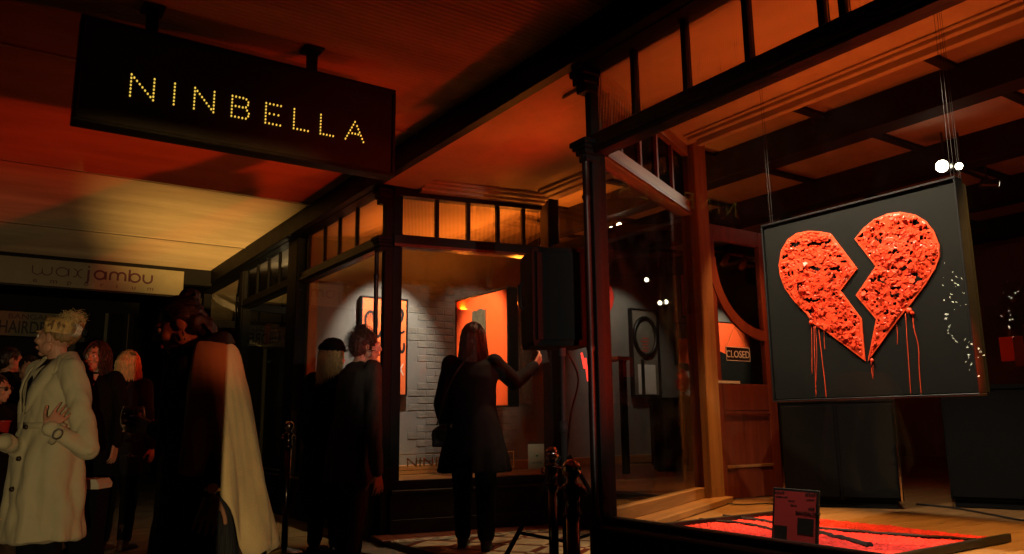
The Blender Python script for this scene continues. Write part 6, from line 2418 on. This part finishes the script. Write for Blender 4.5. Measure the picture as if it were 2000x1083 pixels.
# ------------------------------------------------------------------ 7. the couple looking in at the window
w8 = Person('woman in a dark cap with blonde hair at the window, seen from behind', ground(645, 800, 6.05), R(66), 1.56, head_yaw=R(-8))
w8.body(0.009)
w8.trousers('black_cloth')
w8.shoes('leather_black')
w8.coat('black_cloth', hem=0.30, rx=0.23, ry=0.26, seed=81)
w8.hair_cap('hair_root')
long_hair(w8, 'hair_blonde', 0.26, 0.10, 420, 15, 0.012)
mb = MB()
mb.ell(w8.hc + Vector((-0.02, 0, 0.075)) * w8.k, (0.115, 0.105, 0.06))
mb.ell(w8.hc + Vector((-0.01, 0, 0.11)) * w8.k, (0.085, 0.085, 0.05))
mb.ell(w8.hc + Vector((0.09, 0, 0.06)) * w8.k, (0.06, 0.07, 0.012))
mesh_part('cap', fuse(mb, 0.008, 2), 'black_cloth', w8.M, w8.o)
w9 = Person('person with curly dark hair and camouflage jacket bending towards the window', ground(690, 800, 5.75), R(38), 1.62, head_yaw=R(-16), lean=0.05)
w9.J['r_el'] = w9.loc(onY(730, 850, 5.55))
w9.J['r_wr'] = w9.loc(onY(737, 925, 5.55))
w9.body(0.007)
w9.eyes()
w9.trousers('denim')
w9.shoes('leather_black')
w9.coat('camo_cloth', hem=0.55, rx=0.19, ry=0.22, seed=91, name='jacket')
w9.hair_cap('hair_brown', k2=1.12)
rnd = random.Random(33)
paths = []
for i in range(420):
    an, e = rnd.uniform(PI * 0.30, PI * 1.70), rnd.uniform(-0.9, 1.5)
    d = Vector((math.cos(an) * math.cos(e), math.sin(an) * math.cos(e), math.sin(e)))
    b_ = Vector((-0.02, 0, 0.03)) + Vector((d.x * 0.098, d.y * 0.085, d.z * 0.098))
    ax = d.orthogonal().normalized()
    ay = d.cross(ax)
    ph = rnd.uniform(0, 6.28)
    paths.append([b_ + d * 0.055 * j / 8 + (ax * math.cos(ph + j * 0.9) + ay * math.sin(ph + j * 0.9)) * 0.011 + Vector((0, 0, -0.012 * (j / 8) ** 2)) for j in range(9)])
w9.strands(paths, 'hair_brown', 0.0026, 'hair_curls')

# ------------------------------------------------------------------ 8. woman in the black coat photographing the window
fw_ = onZ(925, 1074, TZ)
w10 = Person('woman in a black coat seen from behind, raising a phone towards the lit window', Vector((fw_.x, fw_.y - 0.05, TZ)), R(84), 1.61, head_yaw=R(6))
YW = fw_.y - 0.05
w10.J['r_el'] = w10.loc(onY(1006, 748, YW + 0.10))
w10.J['r_wr'] = w10.loc(onY(1044, 716, YW + 0.22))
w10.hands['r'] = dict(d=w10.loc(onY(1060, 690, YW + 0.26)) - w10.J['r_wr'], pn=(0.3, 1, 0), side=-1, curl=0.6)
w10.J['l_el'] = w10.loc(onY(862, 790, YW + 0.02))
w10.J['l_wr'] = w10.loc(onY(878, 860, YW + 0.10))
w10.J['l_an'] = w10.J['l_an'] + Vector((0.16, 0.0, 0))
w10.J['l_kn'] = w10.J['l_kn'] + Vector((0.08, 0.0, 0))
w10.body(0.006)
w10.trousers('black_cloth', w=1.12)
w10.shoes('leather_black', boot=True)
w10.coat('black_cloth', hem=0.56, rx=0.21, ry=0.275, fold=0.010, seed=101, sleeve=1.05, name='black_coat', waist=1.02, voxel=0.008)
w10.hair_cap('hair_brown', k2=1.02)
long_hair(w10, 'hair_brown', 0.31, 0.115, 460, 21, 0.008, back=-0.05)
ph_ = thing('phone', 'phone held up by the woman in the black coat', 'phone', onY(1060, 697, YW + 0.27), R(84))
q = MB()
q.box(-0.004, 0.004, -0.036, 0.036, -0.06, 0.08, bev=0.003)
q.build('phone_case', 'leather_black', TR(onY(1061, 695, YW + 0.27), R(84)) @ Matrix.Rotation(R(-12), 4, 'X'), ph_)
q = MB()
q.box(0.0041, 0.005, -0.033, 0.033, -0.056, 0.076)
q.build('phone_screen', 'eye_dark', TR(onY(1061, 695, YW + 0.27), R(84)) @ Matrix.Rotation(R(-12), 4, 'X'), ph_)
bg = thing('handbag', 'black handbag on the left hip of the woman in the black coat', 'bag', onY(878, 900, YW - 0.02), R(10))
mb = MB()
bc_ = onY(872, 850, YW - 0.02)
mb.ell(bc_, (0.115, 0.06, 0.085))
mb.box(bc_.x - 0.10, bc_.x + 0.10, bc_.y - 0.045, bc_.y + 0.045, bc_.z - 0.085, bc_.z + 0.04)
mesh_part('pouch', fuse(mb, 0.008, 3), 'leather_black', Matrix.Identity(4), bg)
world_tube('strap', smooth_path([bc_ + Vector((-0.07, 0, 0.07)), bc_ + Vector((0.0, -0.06, 0.30)), bc_ + Vector((0.10, -0.10, 0.48)), bc_ + Vector((0.22, -0.06, 0.62))], 6), 0.006, 'leather_black', bg, 6)
q = MB()
q.ell(bc_ + Vector((0.045, -0.075, 0.06)), (0.012, 0.008, 0.02))
q.build('clasp', 'chrome', Matrix.Identity(4), bg, True)

# a tote with a pale collar standing on the pavement between the crowd
tb = thing('tote_bag', 'dark bag with pale folded flap behind the trench coat', 'bag', ground(182, 900, 5.2), R(20))
tp = ground(182, 900, 5.2)
zt2 = onY(182, 935, 5.2).z
mb = MB()
mb.loft([[(tp.x + a_ * (0.06 + 0.03 * f_) , tp.y + b_ * 0.08, tp.z + 0.003 + (zt2 - tp.z) * f_) for a_, b_ in ((-1, -1), (1, -1), (1, 1), (-1, 1))] for f_ in (0, 0.3, 0.6, 0.95)])
mb.build('bag_body', 'black_cloth', Matrix.Identity(4), tb)
mb = MB()
mb.loft([[(tp.x + a_ * 0.09 * g_, tp.y + b_ * 0.085 - 0.01, zt2 - 0.06 + 0.06 * f_) for a_, b_ in ((-1, -1), (1, -1), (1, 1), (-1, 1))] for f_, g_ in ((0, 1.08), (0.5, 1.1), (1, 0.85))])
mb.build('flap', 'cream_cloth', Matrix.Identity(4), tb)
